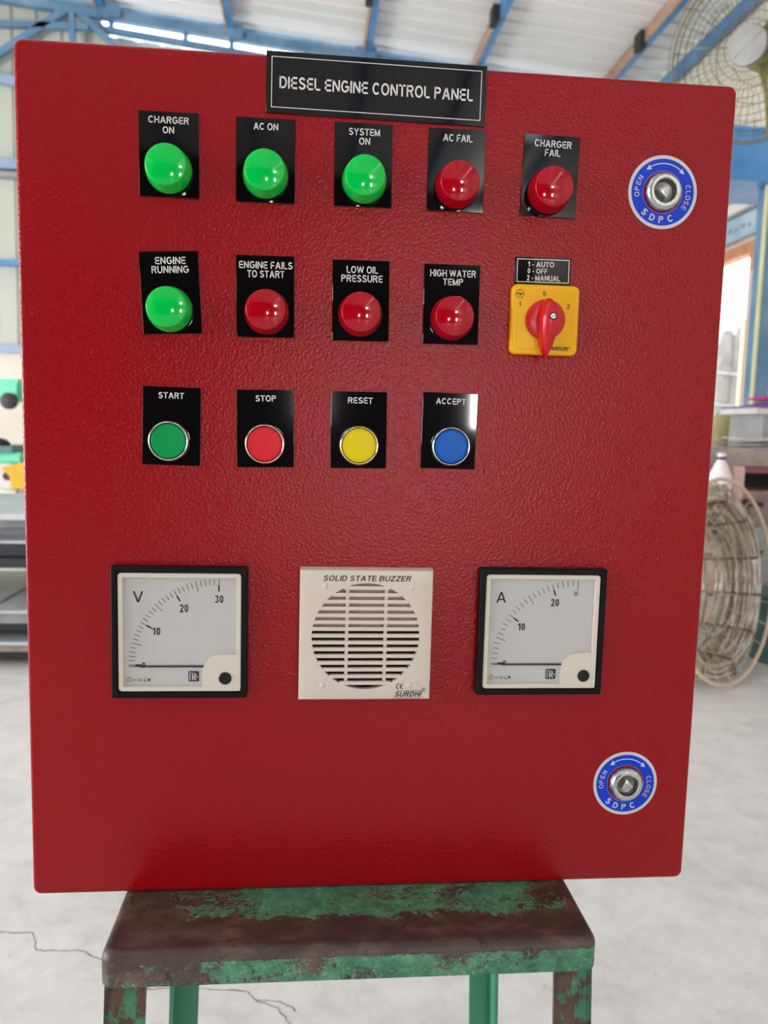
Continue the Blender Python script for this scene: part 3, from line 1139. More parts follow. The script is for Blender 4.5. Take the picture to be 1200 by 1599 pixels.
# pointer handle: a tear-drop ridge, high in the middle, tapering down to the tip
bm = bmnew()
secs = [(-0.0268, 0.0004, 0.0135), (-0.0235, 0.0024, 0.0165), (-0.018, 0.0045, 0.0195), (-0.010, 0.0060, 0.0225), (-0.002, 0.0064, 0.024), (0.005, 0.0058, 0.0235), (0.010, 0.0043, 0.021), (0.0128, 0.0025, 0.018), (0.0140, 0.0006, 0.0148)]
rings = []
for z, hw, ht in secs:
    rings.append([(-hw, -0.0095, z), (-hw * 0.97, -ht * 0.80, z), (-hw * 0.72, -ht * 0.94, z), (-hw * 0.25, -ht, z), (hw * 0.25, -ht, z), (hw * 0.72, -ht * 0.94, z), (hw * 0.97, -ht * 0.80, z), (hw, -0.0095, z)])
add_rings(bm, rings)
hd = obj('pointer_handle', bm, M['knob'], sw, angle=48, loc=(-0.0005, 0, 0))
bm = bmnew()
lathe_y(bm, [(0.0026, 0.0225), (0.0026, 0.02415), (0.0020, 0.0243)], seg=28)
obj('screw_well', bm, M['blackplastic'], sw, loc=(0.0004, 0, 0.0003))
bm = bmnew()
lathe_y(bm, [(0.0019, 0.0235), (0.0019, 0.0246), (0.0014, 0.0250)], seg=24)
add_box(bm, (0, -0.0250, 0), (0.0036, 0.0004, 0.0006), 1, Matrix.Rotation(R(-20), 3, 'Y'))
obj('screw', bm, [M['chrome'], M['dark']], sw, loc=(0.0004, 0, 0.0003))


# ------------------------------------------------------------------ panel meters
def meter(name, cx, cz, letter, full, nums, label, lx, covx):
    """square panel meter: black bezel, ivory frame, dial with quarter-circle scale, needle at zero"""
    bm = bmnew()
    fr = []
    for y, ins, rr_ in ((0.0, 0, 0.0012), (-0.0068, 0, 0.0012), (-0.0076, 0.0008, 0.0010), (-0.0076, 0.0036, 0.0028), (-0.0052, 0.0046, 0.0026), (-0.001, 0.0046, 0.0026)):
        fr.append([(x, y, z) for x, z in rrect(0, 0, 0.096 - 2 * ins, 0.096 - 2 * ins, rr_, 5)])
    add_rings(bm, fr)
    o = obj(name, bm, M['blackplastic'], panel, angle=40, loc=(cx, 0, cz))
    o['label'] = label
    # ivory inner frame
    bm = bmnew()
    fr = []
    for y, ins, rr_ in ((-0.0012, 0.0047, 0.0025), (-0.0062, 0.0047, 0.0025), (-0.0066, 0.0052, 0.0022), (-0.0066, 0.0078, 0.0012), (-0.0058, 0.0082, 0.001), (-0.0040, 0.0082, 0.001), (-0.0012, 0.0082, 0.001)):
        fr.append([(x, y, z) for x, z in rrect(0, 0, 0.096 - 2 * ins, 0.096 - 2 * ins, rr_, 5)])
    add_rings(bm, fr, closed_profile=True)
    obj('inner_frame', bm, M['ivory'], o)
    bm = bmnew()
    flat_rect(bm, -0.0402, 0.0402, -0.0402, 0.0402, -0.0035)
    obj('dial', bm, M['dial'], o, smooth=False)
    # scale
    bm = bmnew()
    px, pz = 0.0272, -0.0254
    y = -0.0037
    for k in range(full + 1):
        a = PI - (PI / 2) * k / full
        r0 = 0.0595
        if k % 5 == 0:
            r0 = 0.0565
        c_, s_ = math.cos(a), math.sin(a)
        zo = pz + 0.0008
        flat_line(bm, (px + 0.0640 * c_, zo + 0.0635 * s_), (px + r0 * c_, zo + (r0 - 0.0005) * s_), 0.00042, y, 1)
        if k % 10 == 0:
            flat_line(bm, (px + 0.0592 * c_, zo + 0.0587 * s_), (px + 0.0548 * c_, zo + 0.0543 * s_), 0.0011, y, 0)
    for t, x_, z_, tw, tc in nums:
        add_text(bm, t, x_ / 1000, z_ / 1000, tw / 1000, tc / 1000, y, 0, 0.21 if t != '25' else 0.15, 0 if t != '25' else 1)
    add_text(bm, letter, lx, 0.0216, 0.0074, 0.0080, y, 0, 0.155, 0)
    # small symbols at the bottom left
    zb = -0.0363
    flat_arc(bm, -0.0362, zb + 0.0013, 0.0010, 0.0014, 0, 180, y, 12, 1)
    for sx in (-1, 1):
        flat_rect(bm, -0.0362 + sx * 0.0012 - 0.0002, -0.0362 + sx * 0.0012 + 0.0002, zb - 0.0006, zb + 0.0013, y, 1)
    flat_rect(bm, -0.0375, -0.0366, zb - 0.0007, zb - 0.0003, y, 1)
    flat_rect(bm, -0.0358, -0.0349, zb - 0.0007, zb - 0.0003, y, 1)
    flat_rect(bm, -0.0336, -0.0310, zb + 0.0010, zb + 0.0013, y, 1)
    flat_rect(bm, -0.0336, -0.0310, zb + 0.0002, zb + 0.0005, y, 1)
    add_text(bm, '1.5', -0.0288, zb - 0.0003, 0.0026, 0.0019, y, 0, 0.2, 1)
    flat_rect(bm, -0.0264, -0.0238, zb - 0.0006, zb - 0.0002, y, 1)
    flat_rect(bm, -0.0253, -0.0249, zb - 0.0006, zb + 0.0022, y, 1)
    st = []
    for k in range(10):
        rr_ = 0.0016 if k % 2 == 0 else 0.0008
        a = PI / 2 + k * PI / 5
        st.append(bm.verts.new((-0.0223 + rr_ * math.cos(a), y, zb + 0.0008 + rr_ * math.sin(a))))
    quad(bm, st, 1)
    obj('scale_marks', bm, [M['ink'], M['inkgrey']], o, smooth=False)
    # maker's emblem: dark rounded square with a pale stylised R
    bm = bmnew()
    ex, ez = 0.0094, -0.0330
    ring = [(x, y, z) for x, z in rrect(ex, ez, 0.0078, 0.0078, 0.0011, 4)]
    quad(bm, [bm.verts.new(p) for p in ring], 0)
    y2 = y - 0.0001
    flat_rect(bm, ex - 0.0031, ex - 0.0024, ez - 0.0027, ez + 0.0028, y2, 1)
    flat_rect(bm, ex - 0.0031, ex - 0.0004, ez + 0.0023, ez + 0.0028, y2, 1)
    flat_rect(bm, ex - 0.0012, ex - 0.0002, ez - 0.0027, ez + 0.0018, y2, 1)
    flat_arc(bm, ex + 0.0002, ez + 0.0009, 0.0006, 0.0016, -90, 90, y2, 14, 1)
    flat_line(bm, (ex + 0.0002, ez - 0.0005), (ex + 0.0016, ez - 0.0027), 0.0010, y2, 1)
    flat_arc(bm, ex + 0.0025, ez - 0.0004, 0.0, 0.0006, 0, 360, y2, 14, 1)
    obj('emblem', bm, [M['ink'], M['dial']], o, smooth=False)
    # needle
    bm = bmnew()
    yb, yf = -0.0042, -0.0046
    pts = [(0.0170, 0.00075), (-0.0255, 0.00062), (-0.0270, 0.0009), (-0.0292, 0.0003), (-0.0362, 0.00015)]
    up = [(x, yf, pz + 0.0 + h) for x, h in pts]
    dn = [(x, yf, pz - h) for x, h in pts]
    front = up + dn[::-1]
    back = [(a, yb, c_) for a, b_, c_ in front]
    add_rings(bm, [back, front])
    obj('needle', bm, M['ink'], o, smooth=False)
    # corner cover with its adjusting screw
    bm = bmnew()
    x0, x1, z0, z1 = covx, 0.0429, -0.0429, -0.0160
    out = [(x0, z0), (x1, z0), (x1, z1), (x0 + 0.0175, z1)]
    for k in range(1, 9):
        a = R(90 + 90 * k / 8)
        out.append((x0 + 0.0140 + 0.0140 * math.cos(a), z1 - 0.0140 + 0.0140 * math.sin(a)))
    add_rings(bm, [[(x, -0.0034, z) for x, z in out], [(x, -0.0069, z) for x, z in out]])
    obj('corner_cover', bm, M['ivory'], o)
    bm = bmnew()
    lathe_y(bm, [(0.0046, 0.0060), (0.0046, 0.0074), (0.0042, 0.0078)], seg=36)
    add_box(bm, (0, -0.00785, 0), (0.0072, 0.0003, 0.0008), 0, Matrix.Rotation(R(-60), 3, 'Y'))
    obj('adjusting_screw', bm, M['black'], o, loc=(0.0322 if letter == 'V' else 0.0338, 0, -0.0335))
    bm = bmnew()
    out2 = [(-0.0399, -0.0399), (x0 - 0.0004, -0.0399), (x0 - 0.0004, z1 - 0.0135)]
    for k in range(0, 9):
        a = R(180 - 90 * k / 8)
        out2.append((x0 + 0.0140 + 0.0144 * math.cos(a), z1 - 0.0140 + 0.0144 * math.sin(a)))
    out2 += [(0.0399, z1 + 0.0004), (0.0399, 0.0399), (-0.0399, 0.0399)]
    quad(bm, [bm.verts.new((x, -0.0056, z)) for x, z in out2])
    obj('window_pane', bm, M['glass'], o, smooth=False)
    return o


meter('voltmeter', -0.1416, 0.2008, 'V', 30, [('0', -26.1, -26.7, 2.4, 4.3), ('10', -16.9, -2.4, 5.4, 5.6), ('20', 2.5, 14.4, 6.2, 5.8), ('30', 27.4, 21.4, 6.0, 5.6)],
      'square voltmeter with black bezel, scale from 0 to 30', -0.0297, 0.0158)
meter('ammeter', 0.1236, 0.2020, 'A', 25, [('0', -26.5, -26.6, 2.4, 4.2), ('10', -14.6, 0.6, 5.4, 5.5), ('20', 10.1, 19.1, 6.2, 5.6), ('25', 25.7, 27.2, 3.5, 3.2)],
      'square ammeter with black bezel, scale from 0 to 25', -0.0310, 0.0163)

# ------------------------------------------------------------------ buzzer
bz = (-0.0082, 0.2006)
H = 0.0120
bm = bmnew()
n = 64
gr = 0.0393
gz = -0.0008
circ = [(gr * math.cos(2 * PI * k / n + PI / 4), gz + gr * math.sin(2 * PI * k / n + PI / 4)) for k in range(n)]


def sq(half):
    out = []
    for k in range(n):
        a = 2 * PI * k / n + PI / 4
        c_, s_ = math.cos(a), math.sin(a)
        m_ = max(abs(c_), abs(s_))
        out.append((half * c_ / m_, half * s_ / m_))
    return out


lv = [[(x, 0.0, z) for x, z in sq(0.0482)], [(x, -H + 0.0018, z) for x, z in sq(0.0482)], [(x, -H + 0.0004, z) for x, z in sq(0.0476)], [(x, -H, z) for x, z in sq(0.0464)],
      [(x, -H, z) for x, z in circ], [(x, -H + 0.005, z) for x, z in circ]]
add_rings(bm, lv, cap0=True, cap1=False)
for x_, z_ in ((-0.0303, 0.0363), (0.0327, 0.0359), (-0.0312, -0.0370), (0.0325, -0.0372)):
    rings = []
    for k in range(5):
        a = R(90 * k / 4)
        rings.append([(x_ + 0.0021 * math.cos(a) * math.cos(2 * PI * j / 16), -H - 0.0009 * math.sin(a), z_ + 0.0021 * math.cos(a) * math.sin(2 * PI * j / 16)) for j in range(16)])
    add_rings(bm, rings, cap0=False)
buz = obj('buzzer', bm, M['buzzer'], panel, loc=(bz[0], 0, bz[1]), angle=30)
buz['label'] = 'white square SOLID STATE BUZZER with round slatted grille'
bm = bmnew()
pitch = 0.00504
for k in range(-8, 9):
    zc = gz + k * pitch + 0.0005
    dz = abs(zc - gz)
    if dz > gr - 0.0008:
        continue
    hx = math.sqrt(max(gr * gr - dz * dz, 0)) + 0.0003
    # slat slopes inwards
    tilt = 0.0
    h2 = 0.0013
    for (a, b) in ((-hx, hx),):
        v = []
        for x in (a, b):
            v.append([bm.verts.new((x, -H + 0.0001, zc - h2)), bm.verts.new((x, -H + 0.0001, zc + h2)), bm.verts.new((x, -H + 0.0030, zc + h2 + tilt)), bm.verts.new((x, -H + 0.0030, zc - h2 + 0.0004 + tilt))])
        for q in range(4):
            quad(bm, [v[0][q], v[0][(q + 1) % 4], v[1][(q + 1) % 4], v[1][q]])
        quad(bm, v[0])
        quad(bm, v[1][::-1])
for x in (-0.0140, 0.0141):
    hz = math.sqrt(gr * gr - x * x)
    add_box(bm, (x, -H + 0.0022, gz), (0.0024, 0.0026, 2 * hz))
obj('grille', bm, M['buzzer'], buz, smooth=False)
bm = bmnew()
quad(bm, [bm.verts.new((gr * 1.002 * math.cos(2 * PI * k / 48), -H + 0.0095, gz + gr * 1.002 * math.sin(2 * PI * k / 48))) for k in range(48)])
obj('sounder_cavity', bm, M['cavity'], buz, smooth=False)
bm = bmnew()
half = [(gr * math.cos(R(4 + 172 * k / 24)), gz + gr * math.sin(R(4 + 172 * k / 24))) for k in range(25)]
add_rings(bm, [[(x, -H + 0.0088, z) for x, z in half], [(x, -H + 0.0052, z) for x, z in half]])
obj('baffle', bm, M['beige_mesh'], buz, smooth=False)
bm = bmnew()
y = -H - 0.00015
add_text(bm, 'SOLID STATE BUZZER', 0.0003, 0.0401, 0.0630, 0.0040, y, 0.22, 0.20)
obj('lettering', bm, M['ink'], buz, smooth=False)
bm = bmnew()
flat_arc(bm, 0.0249, -0.0380, 0.0014, 0.0020, 75, 285, y, 20)
flat_arc(bm, 0.0277, -0.0380, 0.0014, 0.0020, 75, 285, y, 20)
flat_rect(bm, 0.0258, 0.0279, -0.0383, -0.0378, y)
add_text(bm, 'SURDHI', 0.0321, -0.0459, 0.0192, 0.0039, y, 0.35, 0.22)
flat_rect(bm, 0.0235, 0.0421, -0.0415, -0.0412, y)
flat_rect(bm, 0.0213, 0.0414, -0.0470, -0.0467, y)
flat_arc(bm, 0.0434, -0.0406, 0.0012, 0.0015, 0, 360, y, 28)
add_text(bm, 'R', 0.0434, -0.0413, 0.0010, 0.0014, y, 0, 0.18)
obj('maker_mark', bm, M['ink'], buz, smooth=False)


# ------------------------------------------------------------------ quarter-turn locks with round decals
def lock(cx, cz, tri_rot, label):
    bm = bmnew()
    # decal: silver disc with a hole, blue ring printed on it
    for r0, r1, y, mi in ((0.0146, 0.0255, -0.0004, 0), (0.0148, 0.0232, -0.0005, 1)):
        flat_arc(bm, 0, 0, r0, r1, 0, 360, y, 72, mi)
    flat_arc(bm, 0, 0, 0.0255, 0.0256, 0, 360, -0.0003, 72, 0)
    o = obj('lock_decal', bm, [M['silver'], M['blue']], panel, smooth=False, loc=(cx, 0, cz))
    o['label'] = label
    bm = bmnew()
    y = -0.00062
    arc_text(bm, 'OPEN', 0, 0, 0.0193, 169, 0.0036, y, False, 11.8, 0.17)
    arc_text(bm, 'CLOSE', 0, 0, 0.0190, -9, 0.0036, y, False, 11.4, 0.17)
    arc_text(bm, 'SDPC', 0, 0, 0.0190, 259, 0.0048, y, True, 20.5, 0.22, 0, 0.0)
    obj('lettering', bm, M['silver'], o, smooth=False)
    bm = bmnew()
    flat_arc(bm, 0, 0, 0.0195, 0.0202, 50, 122, y, 30)
    for a, s in ((122, 1), (50, -1)):
        p = [(0.01985, 9.5), (0.0217, -1.5), (0.0180, -1.5)]
        quad(bm, [bm.verts.new((r_ * math.cos(R(a + s * d)), y, r_ * math.sin(R(a + s * d)))) for r_, d in p])
    obj('turn_arrow', bm, M['silver'], o, smooth=False)
    bm = bmnew()
    prof = [(0.0136, 0.0), (0.0136, 0.0022), (0.0130, 0.0038), (0.0118, 0.0052), (0.0106, 0.0058), (0.0092, 0.0058), (0.0084, 0.0052), (0.0080, 0.0030), (0.0080, 0.0004)]
    lathe_y(bm, prof, seg=16, cap0=False, cap1=True, start=R(8))
    obj('lock_barrel', bm, M['steel'], o, angle=18)
    bm = bmnew()
    lathe_y(bm, [(0.0079, 0.0003), (0.0079, 0.0008), (0.0070, 0.0012), (0.0062, 0.0008)], seg=40)
    obj('lock_core', bm, M['darksteel'], o)
    bm = bmnew()
    tri = []
    for k in range(3):
        a = R(tri_rot + 120 * k)
        for d in (-9, 0, 9):
            tri.append((0.0048 * math.cos(a + R(d)) * (1 if d == 0 else 0.97), 0.0048 * math.sin(a + R(d)) * (1 if d == 0 else 0.97)))
    add_rings(bm, [[(x, 0.0, z) for x, z in tri], [(x, -0.0044, z) for x, z in tri], [(x * 0.85, -0.0048, z * 0.85) for x, z in tri]])
    obj('triangle_key_post', bm, M['steel'], o)
    return o


lock(0.1988, 0.5240, 170, 'upper round blue OPEN CLOSE lock decal with steel triangle lock')
lock(0.1981, 0.0799, 100, 'lower round blue OPEN CLOSE lock decal with steel triangle lock')

# ------------------------------------------------------------------ the green stool under the panel
stool = empty('stool', (0, 0, FL), 'chipped green metal stool carrying the red control panel', 'stool')
bm = bmnew()
X0, X1, Y0, Y1 = -0.1845, 0.1565, -0.0705, 0.2400
rad, dep = 0.007, 0.0235
lv = []
lv.append((dep, 0.0))
for k in range(7):
    a = R(90 * k / 6)
    lv.append((rad - rad * math.sin(a), rad - rad * math.cos(a)))
rings = []
base_r = 0.010
for dz, ins in lv:
    pts = rrect((X0 + X1) / 2, (Y0 + Y1) / 2, (X1 - X0) - 2 * ins, (Y1 - Y0) - 2 * ins, max(base_r - ins, 0.002), 5)
    rings.append([(x, y_, -dz) for x, y_ in pts])
inner = [[(x, y_, -0.0030) for x, y_ in rrect((X0 + X1) / 2, (Y0 + Y1) / 2, X1 - X0 - 0.006, Y1 - Y0 - 0.006, 0.007, 5)],
         [(x, y_, -dep) for x, y_ in rrect((X0 + X1) / 2, (Y0 + Y1) / 2, X1 - X0 - 0.006, Y1 - Y0 - 0.006, 0.007, 5)]]
add_rings(bm, inner + rings)
o = obj('seat_top', bm, M['stool'], stool, loc=(0, 0, -FL))
M['rearleg'] = plain('green_leg_paint', rgb(58, 132, 100), 0.45, var=0.05, vscale=12)
for (xa, ya, sx, sy, mat) in ((-0.1675, -0.0525, -1, -1, 'leg'), (0.1395, -0.0525, 1, -1, 'leg'), (-0.1675, 0.221, -1, 1, 'rearleg'), (0.1395, 0.221, 1, 1, 'rearleg')):
    bm = bmnew()
    top = Vector((xa, ya, -0.004 - FL))
    bot = Vector((xa + sx * 0.020, ya + sy * 0.010, 0.0))
    # angle iron: one flange across the front, one along the side
    d = (bot - top)
    for oc, hx_, hy_ in (((0, sy * 0.0115, 0), 0.0135, 0.002), ((sx * 0.0115, 0, 0), 0.002, 0.0135)):
        rings = []
        for t in (0, 1):
            p = top + d * t + Vector(oc)
            rings.append([(p.x - hx_, p.y - hy_, p.z), (p.x + hx_, p.y - hy_, p.z), (p.x + hx_, p.y + hy_, p.z), (p.x - hx_, p.y + hy_, p.z)])
        add_rings(bm, rings)
    obj('leg', bm, M[mat], stool, smooth=False)

# ------------------------------------------------------------------ fan at the upper right
fan = empty('standing_fan', (2.38, 2.30, FL), 'olive industrial fan with round wire guard beyond the panel at upper right', 'fan')
fc = Vector((1.575, 2.42, 1.785))
fn = Vector((-0.70, -0.68, -0.20)).normalized()        # the way the fan faces
fu = Vector((0, 0, 1))
fs = fn.cross(fu).normalized()
fu = fs.cross(fn).normalized()
fo = Vector((2.38, 2.30, FL))


def FP(r, a, o_):
    return fc + (fs * math.cos(a) + fu * math.sin(a)) * r + fn * o_ - fo


FR = 0.315
bm = bmnew()
for o_, rr_ in ((0.0, 0.0042), (0.03, 0.0024), (-0.05, 0.0024)):
    add_tube(bm, [FP(FR + (0.0 if o_ == 0 else 0.004), 2 * PI * k / 64, o_) for k in range(64)], rr_, 6, True)
obj('guard_rim', bm, M['wire'], fan)
bm = bmnew()


def dome(t):
    return 0.10 * math.cos(t * PI / 2) ** 0.8 if t < 1 else 0.0


for t in (0.27, 0.36, 0.45, 0.54, 0.63, 0.72, 0.81, 0.90):
    add_tube(bm, [FP(FR * t, 2 * PI * k / 56, dome(t)) for k in range(56)], 0.0014, 5, True)
for j in range(60):
    a = 2 * PI * j / 60
    add_tube(bm, [FP(FR * (0.24 + 0.76 * k / 7), a + 0.10 * k / 7, dome(0.24 + 0.76 * k / 7)) for k in range(8)], 0.0010, 4)
obj('front_guard', bm, M['wire'], fan)
bm = bmnew()
for t in (0.35, 0.55, 0.75, 0.92):
    add_tube(bm, [FP(FR * t, 2 * PI * k / 56, -0.6 * dome(t) - 0.04) for k in range(56)], 0.0014, 5, True)
for j in range(40):
    a = 2 * PI * j / 40 + 0.04
    add_tube(bm, [FP(FR * (0.24 + 0.76 * k / 5), a, -0.6 * dome(0.24 + 0.76 * k / 5) - 0.04 * (1 - k / 5)) for k in range(6)], 0.0009, 4)
obj('rear_guard', bm, M['wire'], fan)
bm = bmnew()
rings = []
for r_, o_ in ((0.066, 0.085), (0.070, 0.090), (0.070, 0.100), (0.066, 0.106), (0.030, 0.109), (0.0002, 0.110)):
    rings.append([FP(r_, 2 * PI * k / 40, o_) for k in range(40)])
add_rings(bm, rings)
add_bar(bm, FP(0.058, R(145), 0.1095), FP(0.058, R(325), 0.1095), 0.004, 0.004, 1, fn)
obj('hub_cap', bm, [M['hub'], M['taupe']], fan)
# blade pitch: steep, about sixty degrees out of the plane of rotation
_r0 = fs * math.cos(R(15)) + fu * math.sin(R(15))
_t0 = -fs * math.sin(R(15)) + fu * math.cos(R(15))
_v = (fc - Vector((-0.048, -0.570, 0.352))).normalized()
TW = math.atan2(-_v.dot(fn), _v.dot(_t0))
for j in range(3):
    bm = bmnew()
    a0 = R(15 + 120 * j)
    rings = []
    for k in range(7):
        t = k / 6
        r_ = 0.05 + 0.225 * t
        hw = 0.028 + 0.035 * math.sin(PI * min(1, 0.15 + t * 0.75))
        tw = TW
        rad_d = (fs * math.cos(a0) + fu * math.sin(a0))
        tan_d = (-fs * math.sin(a0) + fu * math.cos(a0))
        c_ = fc + rad_d * r_ + fn * 0.015 - fo
        e = tan_d * math.cos(tw) - fn * math.sin(tw)
        nrm = rad_d.cross(e).normalized()
        rings.append([c_ - e * hw - nrm * 0.001, c_ + e * hw - nrm * 0.001, c_ + e * hw + nrm * 0.001, c_ - e * hw + nrm * 0.001])
    add_rings(bm, rings)
    obj('fan_blade', bm, M['olive'], fan)
bm = bmnew()
add_tube(bm, [FP(0.0, 0, -0.20), FP(0.0, 0, -0.02)], 0.065, 24)
add_tube(bm, [FP(0.0, 0, -0.02), FP(0.0, 0, 0.088)], 0.03, 16)
obj('motor', bm, M['olive'], fan)
bm = bmnew()
for j in range(3):
    a = R((110, 180, 262)[j])
    add_tube(bm, [FP(0.05, a, -0.09), FP(FR, a, -0.02)], 0.0075, 8)
obj('guard_strut', bm, M['olive'], fan)
bm = bmnew()
e0 = FP(0, 0, -0.17)
add_tube(bm, [e0, Vector((0.0, 0.0, e0.z))], 0.022, 12)
add_tube(bm, [Vector((0, 0, 0.02)), Vector((0, 0, e0.z + 0.03))], 0.025, 14)
obj('stand_pole', bm, M['olive'], fan)
bm = bmnew()
lathe_z(bm, [(0.24, 0.0), (0.24, 0.015), (0.20, 0.03), (0.05, 0.05)])
obj('stand_base', bm, M['olive'], fan)

# ------------------------------------------------------------------ blue machine frame at the right
mc = empty('press_machine', (3.1, 4.75, FL), 'blue steel machine frame with box head and post, right of the red panel', 'machine')
bm = bmnew()
bx = lambda c, s, mi=0, rot=None: add_box(bm, (c[0] - 3.1, c[1] - 4.75, c[2] - FL), s, mi, rot)
bx((3.03, 4.75, 2.135), (0.92, 0.5, 0.31))
bx((3.03, 4.75, 2.30), (0.96, 0.54, 0.02))
obj('head_box', bm, M['steelblue'], mc)
bm = bmnew()
bx((2.945, 4.62, (1.98 + FL) / 2), (0.085, 0.16, 1.98 - FL))
bx((3.42, 4.70, (1.98 + FL) / 2), (0.16, 0.30, 1.98 - FL))
obj('post', bm, M['trussblue'], mc)
bm = bmnew()
bx((2.885, 4.56, (1.98 + FL) / 2), (0.02, 0.02, 1.98 - FL))
obj('edge_strip', bm, M['pole'], mc)
bm = bmnew()
bx((3.24, 4.85, 0.85), (0.5, 0.06, 1.30))
obj('back_panel', bm, M['wallcream'], mc)
bm = bmnew()
bx((3.10, 4.75, FL + 0.04), (0.9, 0.6, 0.08))
obj('base_plate', bm, M['dark'], mc)

# things outside the doorway
bm = bmnew()
quad(bm, [bm.verts.new(p) for p in ((3.95, -2, FL - 0.03), (24, -2, FL - 0.03), (24, 26, FL - 0.03), (3.95, 26, FL - 0.03))])
struct('ground', bm, M['outside'])
bun = empty('wrapped_bundle', (5.35, 9.3, FL), 'pale wrapped bundle standing in the daylight beyond the doorway at right', 'bundle')
bm = bmnew()
for k in range(7):
    a = 2 * PI * k / 7
    lathe_z(bm, [(0.10, 0.0), (0.13, 0.3), (0.115 + 0.02 * (k % 2), 1.2), (0.12, 1.9 + 0.1 * (k % 3)), (0.07, 2.1 + 0.1 * (k % 3))], (0.19 * math.cos(a), 0.19 * math.sin(a), 0), 14)
obj('wrapping', bm, M['wrap'], bun)
bm = bmnew()
for z in (0.9, 1.35, 1.75):
    add_tube(bm, [(0.31 * math.cos(2 * PI * k / 24), 0.31 * math.sin(2 * PI * k / 24), z + 0.05 * math.sin(2 * PI * k / 24)) for k in range(24)], 0.02, 6, True)
obj('strap', bm, M['grey'], bun)
bm = bmnew()
add_tube(bm, [(0, 0, 0), (0, 0, 2.35)], 0.04, 10)
p = obj('yellow_post', bm, M['pole'], loc=(5.05, 8.6, FL - 0.03))
tag(p, 'slim pale yellow post outside the doorway, in front of the wrapped bundle', 'post')

# ------------------------------------------------------------------ bench and clutter at the right
bx0, by0 = 1.62, 2.78
bench = empty('workbench', (2.1, 3.1, FL), 'worn taupe workbench behind the wire coil at the right', 'bench')
O = Vector((2.1, 3.1, FL))


def B(bm, x0, x1, y0, y1, z0, z1, mi=0):
    add_box(bm, ((x0 + x1) / 2 - O.x, (y0 + y1) / 2 - O.y, (z0 + z1) / 2 - O.z), (x1 - x0, y1 - y0, z1 - z0), mi)


bm = bmnew()
B(bm, 1.56, 2.7, 2.78, 3.45, 0.215, 0.29)
obj('bench_top', bm, M['bench'], bench)
bm = bmnew()
B(bm, 1.60, 2.7, 2.80, 3.43, 0.185, 0.214)
obj('edge_rail', bm, M['mauve'], bench)
bm = bmnew()
B(bm, 1.86, 2.68, 2.86, 3.40, FL + 0.02, 0.10)
obj('cabinet_body', bm, M['taupe'], bench)
for x in (1.62, 2.62):
    bm = bmnew()
    B(bm, x, x + 0.05, 3.36, 3.41, FL, 0.184)
    obj('leg', bm, M['dark'], bench)
bm = bmnew()
B(bm, 1.67, 2.62, 3.405, 3.43, FL + 0.1, 0.184)
obj('back_board', bm, M['dark'], bench)

shelf = empty('shelf_stand', (2.235, 3.12, 0.29), 'small pale shelf stand on the workbench under the purple cloth', 'shelf')
bm = bmnew()
add_box(bm, (0.02, 0.0, 0.175), (0.52, 0.34, 0.028))
obj('board', bm, M['paper'], shelf)
for x, mt in ((-0.16, 'grey'), (0.24, 'grey')):
    bm = bmnew()
    add_box(bm, (x, 0, 0.0802), (0.07, 0.30, 0.160))
    obj('side_panel', bm, M[mt], shelf)
bm = bmnew()
add_box(bm, (0, -0.02, 0.062), (0.09, 0.20, 0.12))
bmesh.ops.bevel(bm, geom=bm.edges[:], offset=0.006, segments=2, affect='EDGES')
obj('red_carton', bm, M['maroon'], shelf, loc=(-0.085, 0, 0.0))  # maroon carton between the side panels, joined to the stand


def cloth(name, mat, loc, sx, sy, th, seed, label):
    bm = bmnew()
    r_ = random.Random(seed)
    nx, ny = 12, 8
    ph = [r_.uniform(0, 6) for _ in range(4)]
    top, bot = [], []
    for i in range(nx + 1):
        u = i / nx
        for j in range(ny + 1):
            v = j / ny
            e = min(1, 5 * min(u, 1 - u), 5 * min(v, 1 - v))
            h = th * (0.35 + 0.65 * e) + 0.012 * e * math.sin(7 * u + ph[0]) * math.cos(5 * v + ph[1]) + 0.006 * e * math.sin(15 * u + 9 * v + ph[2])
            x = (u - 0.5) * sx * (1 + 0.05 * math.sin(6 * v + ph[3]))
            yv = (v - 0.5) * sy * (1 + 0.06 * math.sin(7 * u + ph[0]))
            top.append(bm.verts.new((x, yv, max(h, 0.004))))
            bot.append(bm.verts.new((x, yv, 0.0)))
    W = ny + 1
    for i in range(nx):
        for j in range(ny):
            a, b, c_, d = i * W + j, (i + 1) * W + j, (i + 1) * W + j + 1, i * W + j + 1
            quad(bm, [top[a], top[b], top[c_], top[d]])
            quad(bm, [bot[d], bot[c_], bot[b], bot[a]])
    def edge(idx):
        for a, b in zip(idx[:-1], idx[1:]):
            quad(bm, [bot[a], bot[b], top[b], top[a]])
    edge([i * W for i in range(nx + 1)])
    edge([i * W + ny for i in range(nx, -1, -1)])
    edge([nx * W + j for j in range(ny + 1)])
    edge([j for j in range(ny, -1, -1)])
    o = obj(name, bm, mat, loc=loc, angle=60)
    tag(o, label, 'cloth')
    return o


cloth('folded_cloth', M['purple'], (2.22, 3.10, 0.480), 0.44, 0.30, 0.026, 1, 'folded purple cloth lying on the shelf stand, under the magenta one')
cloth('folded_cloth', M['magenta'], (2.28, 3.10, 0.524), 0.36, 0.26, 0.030, 2, 'crumpled magenta cloth on top of the purple cloth')
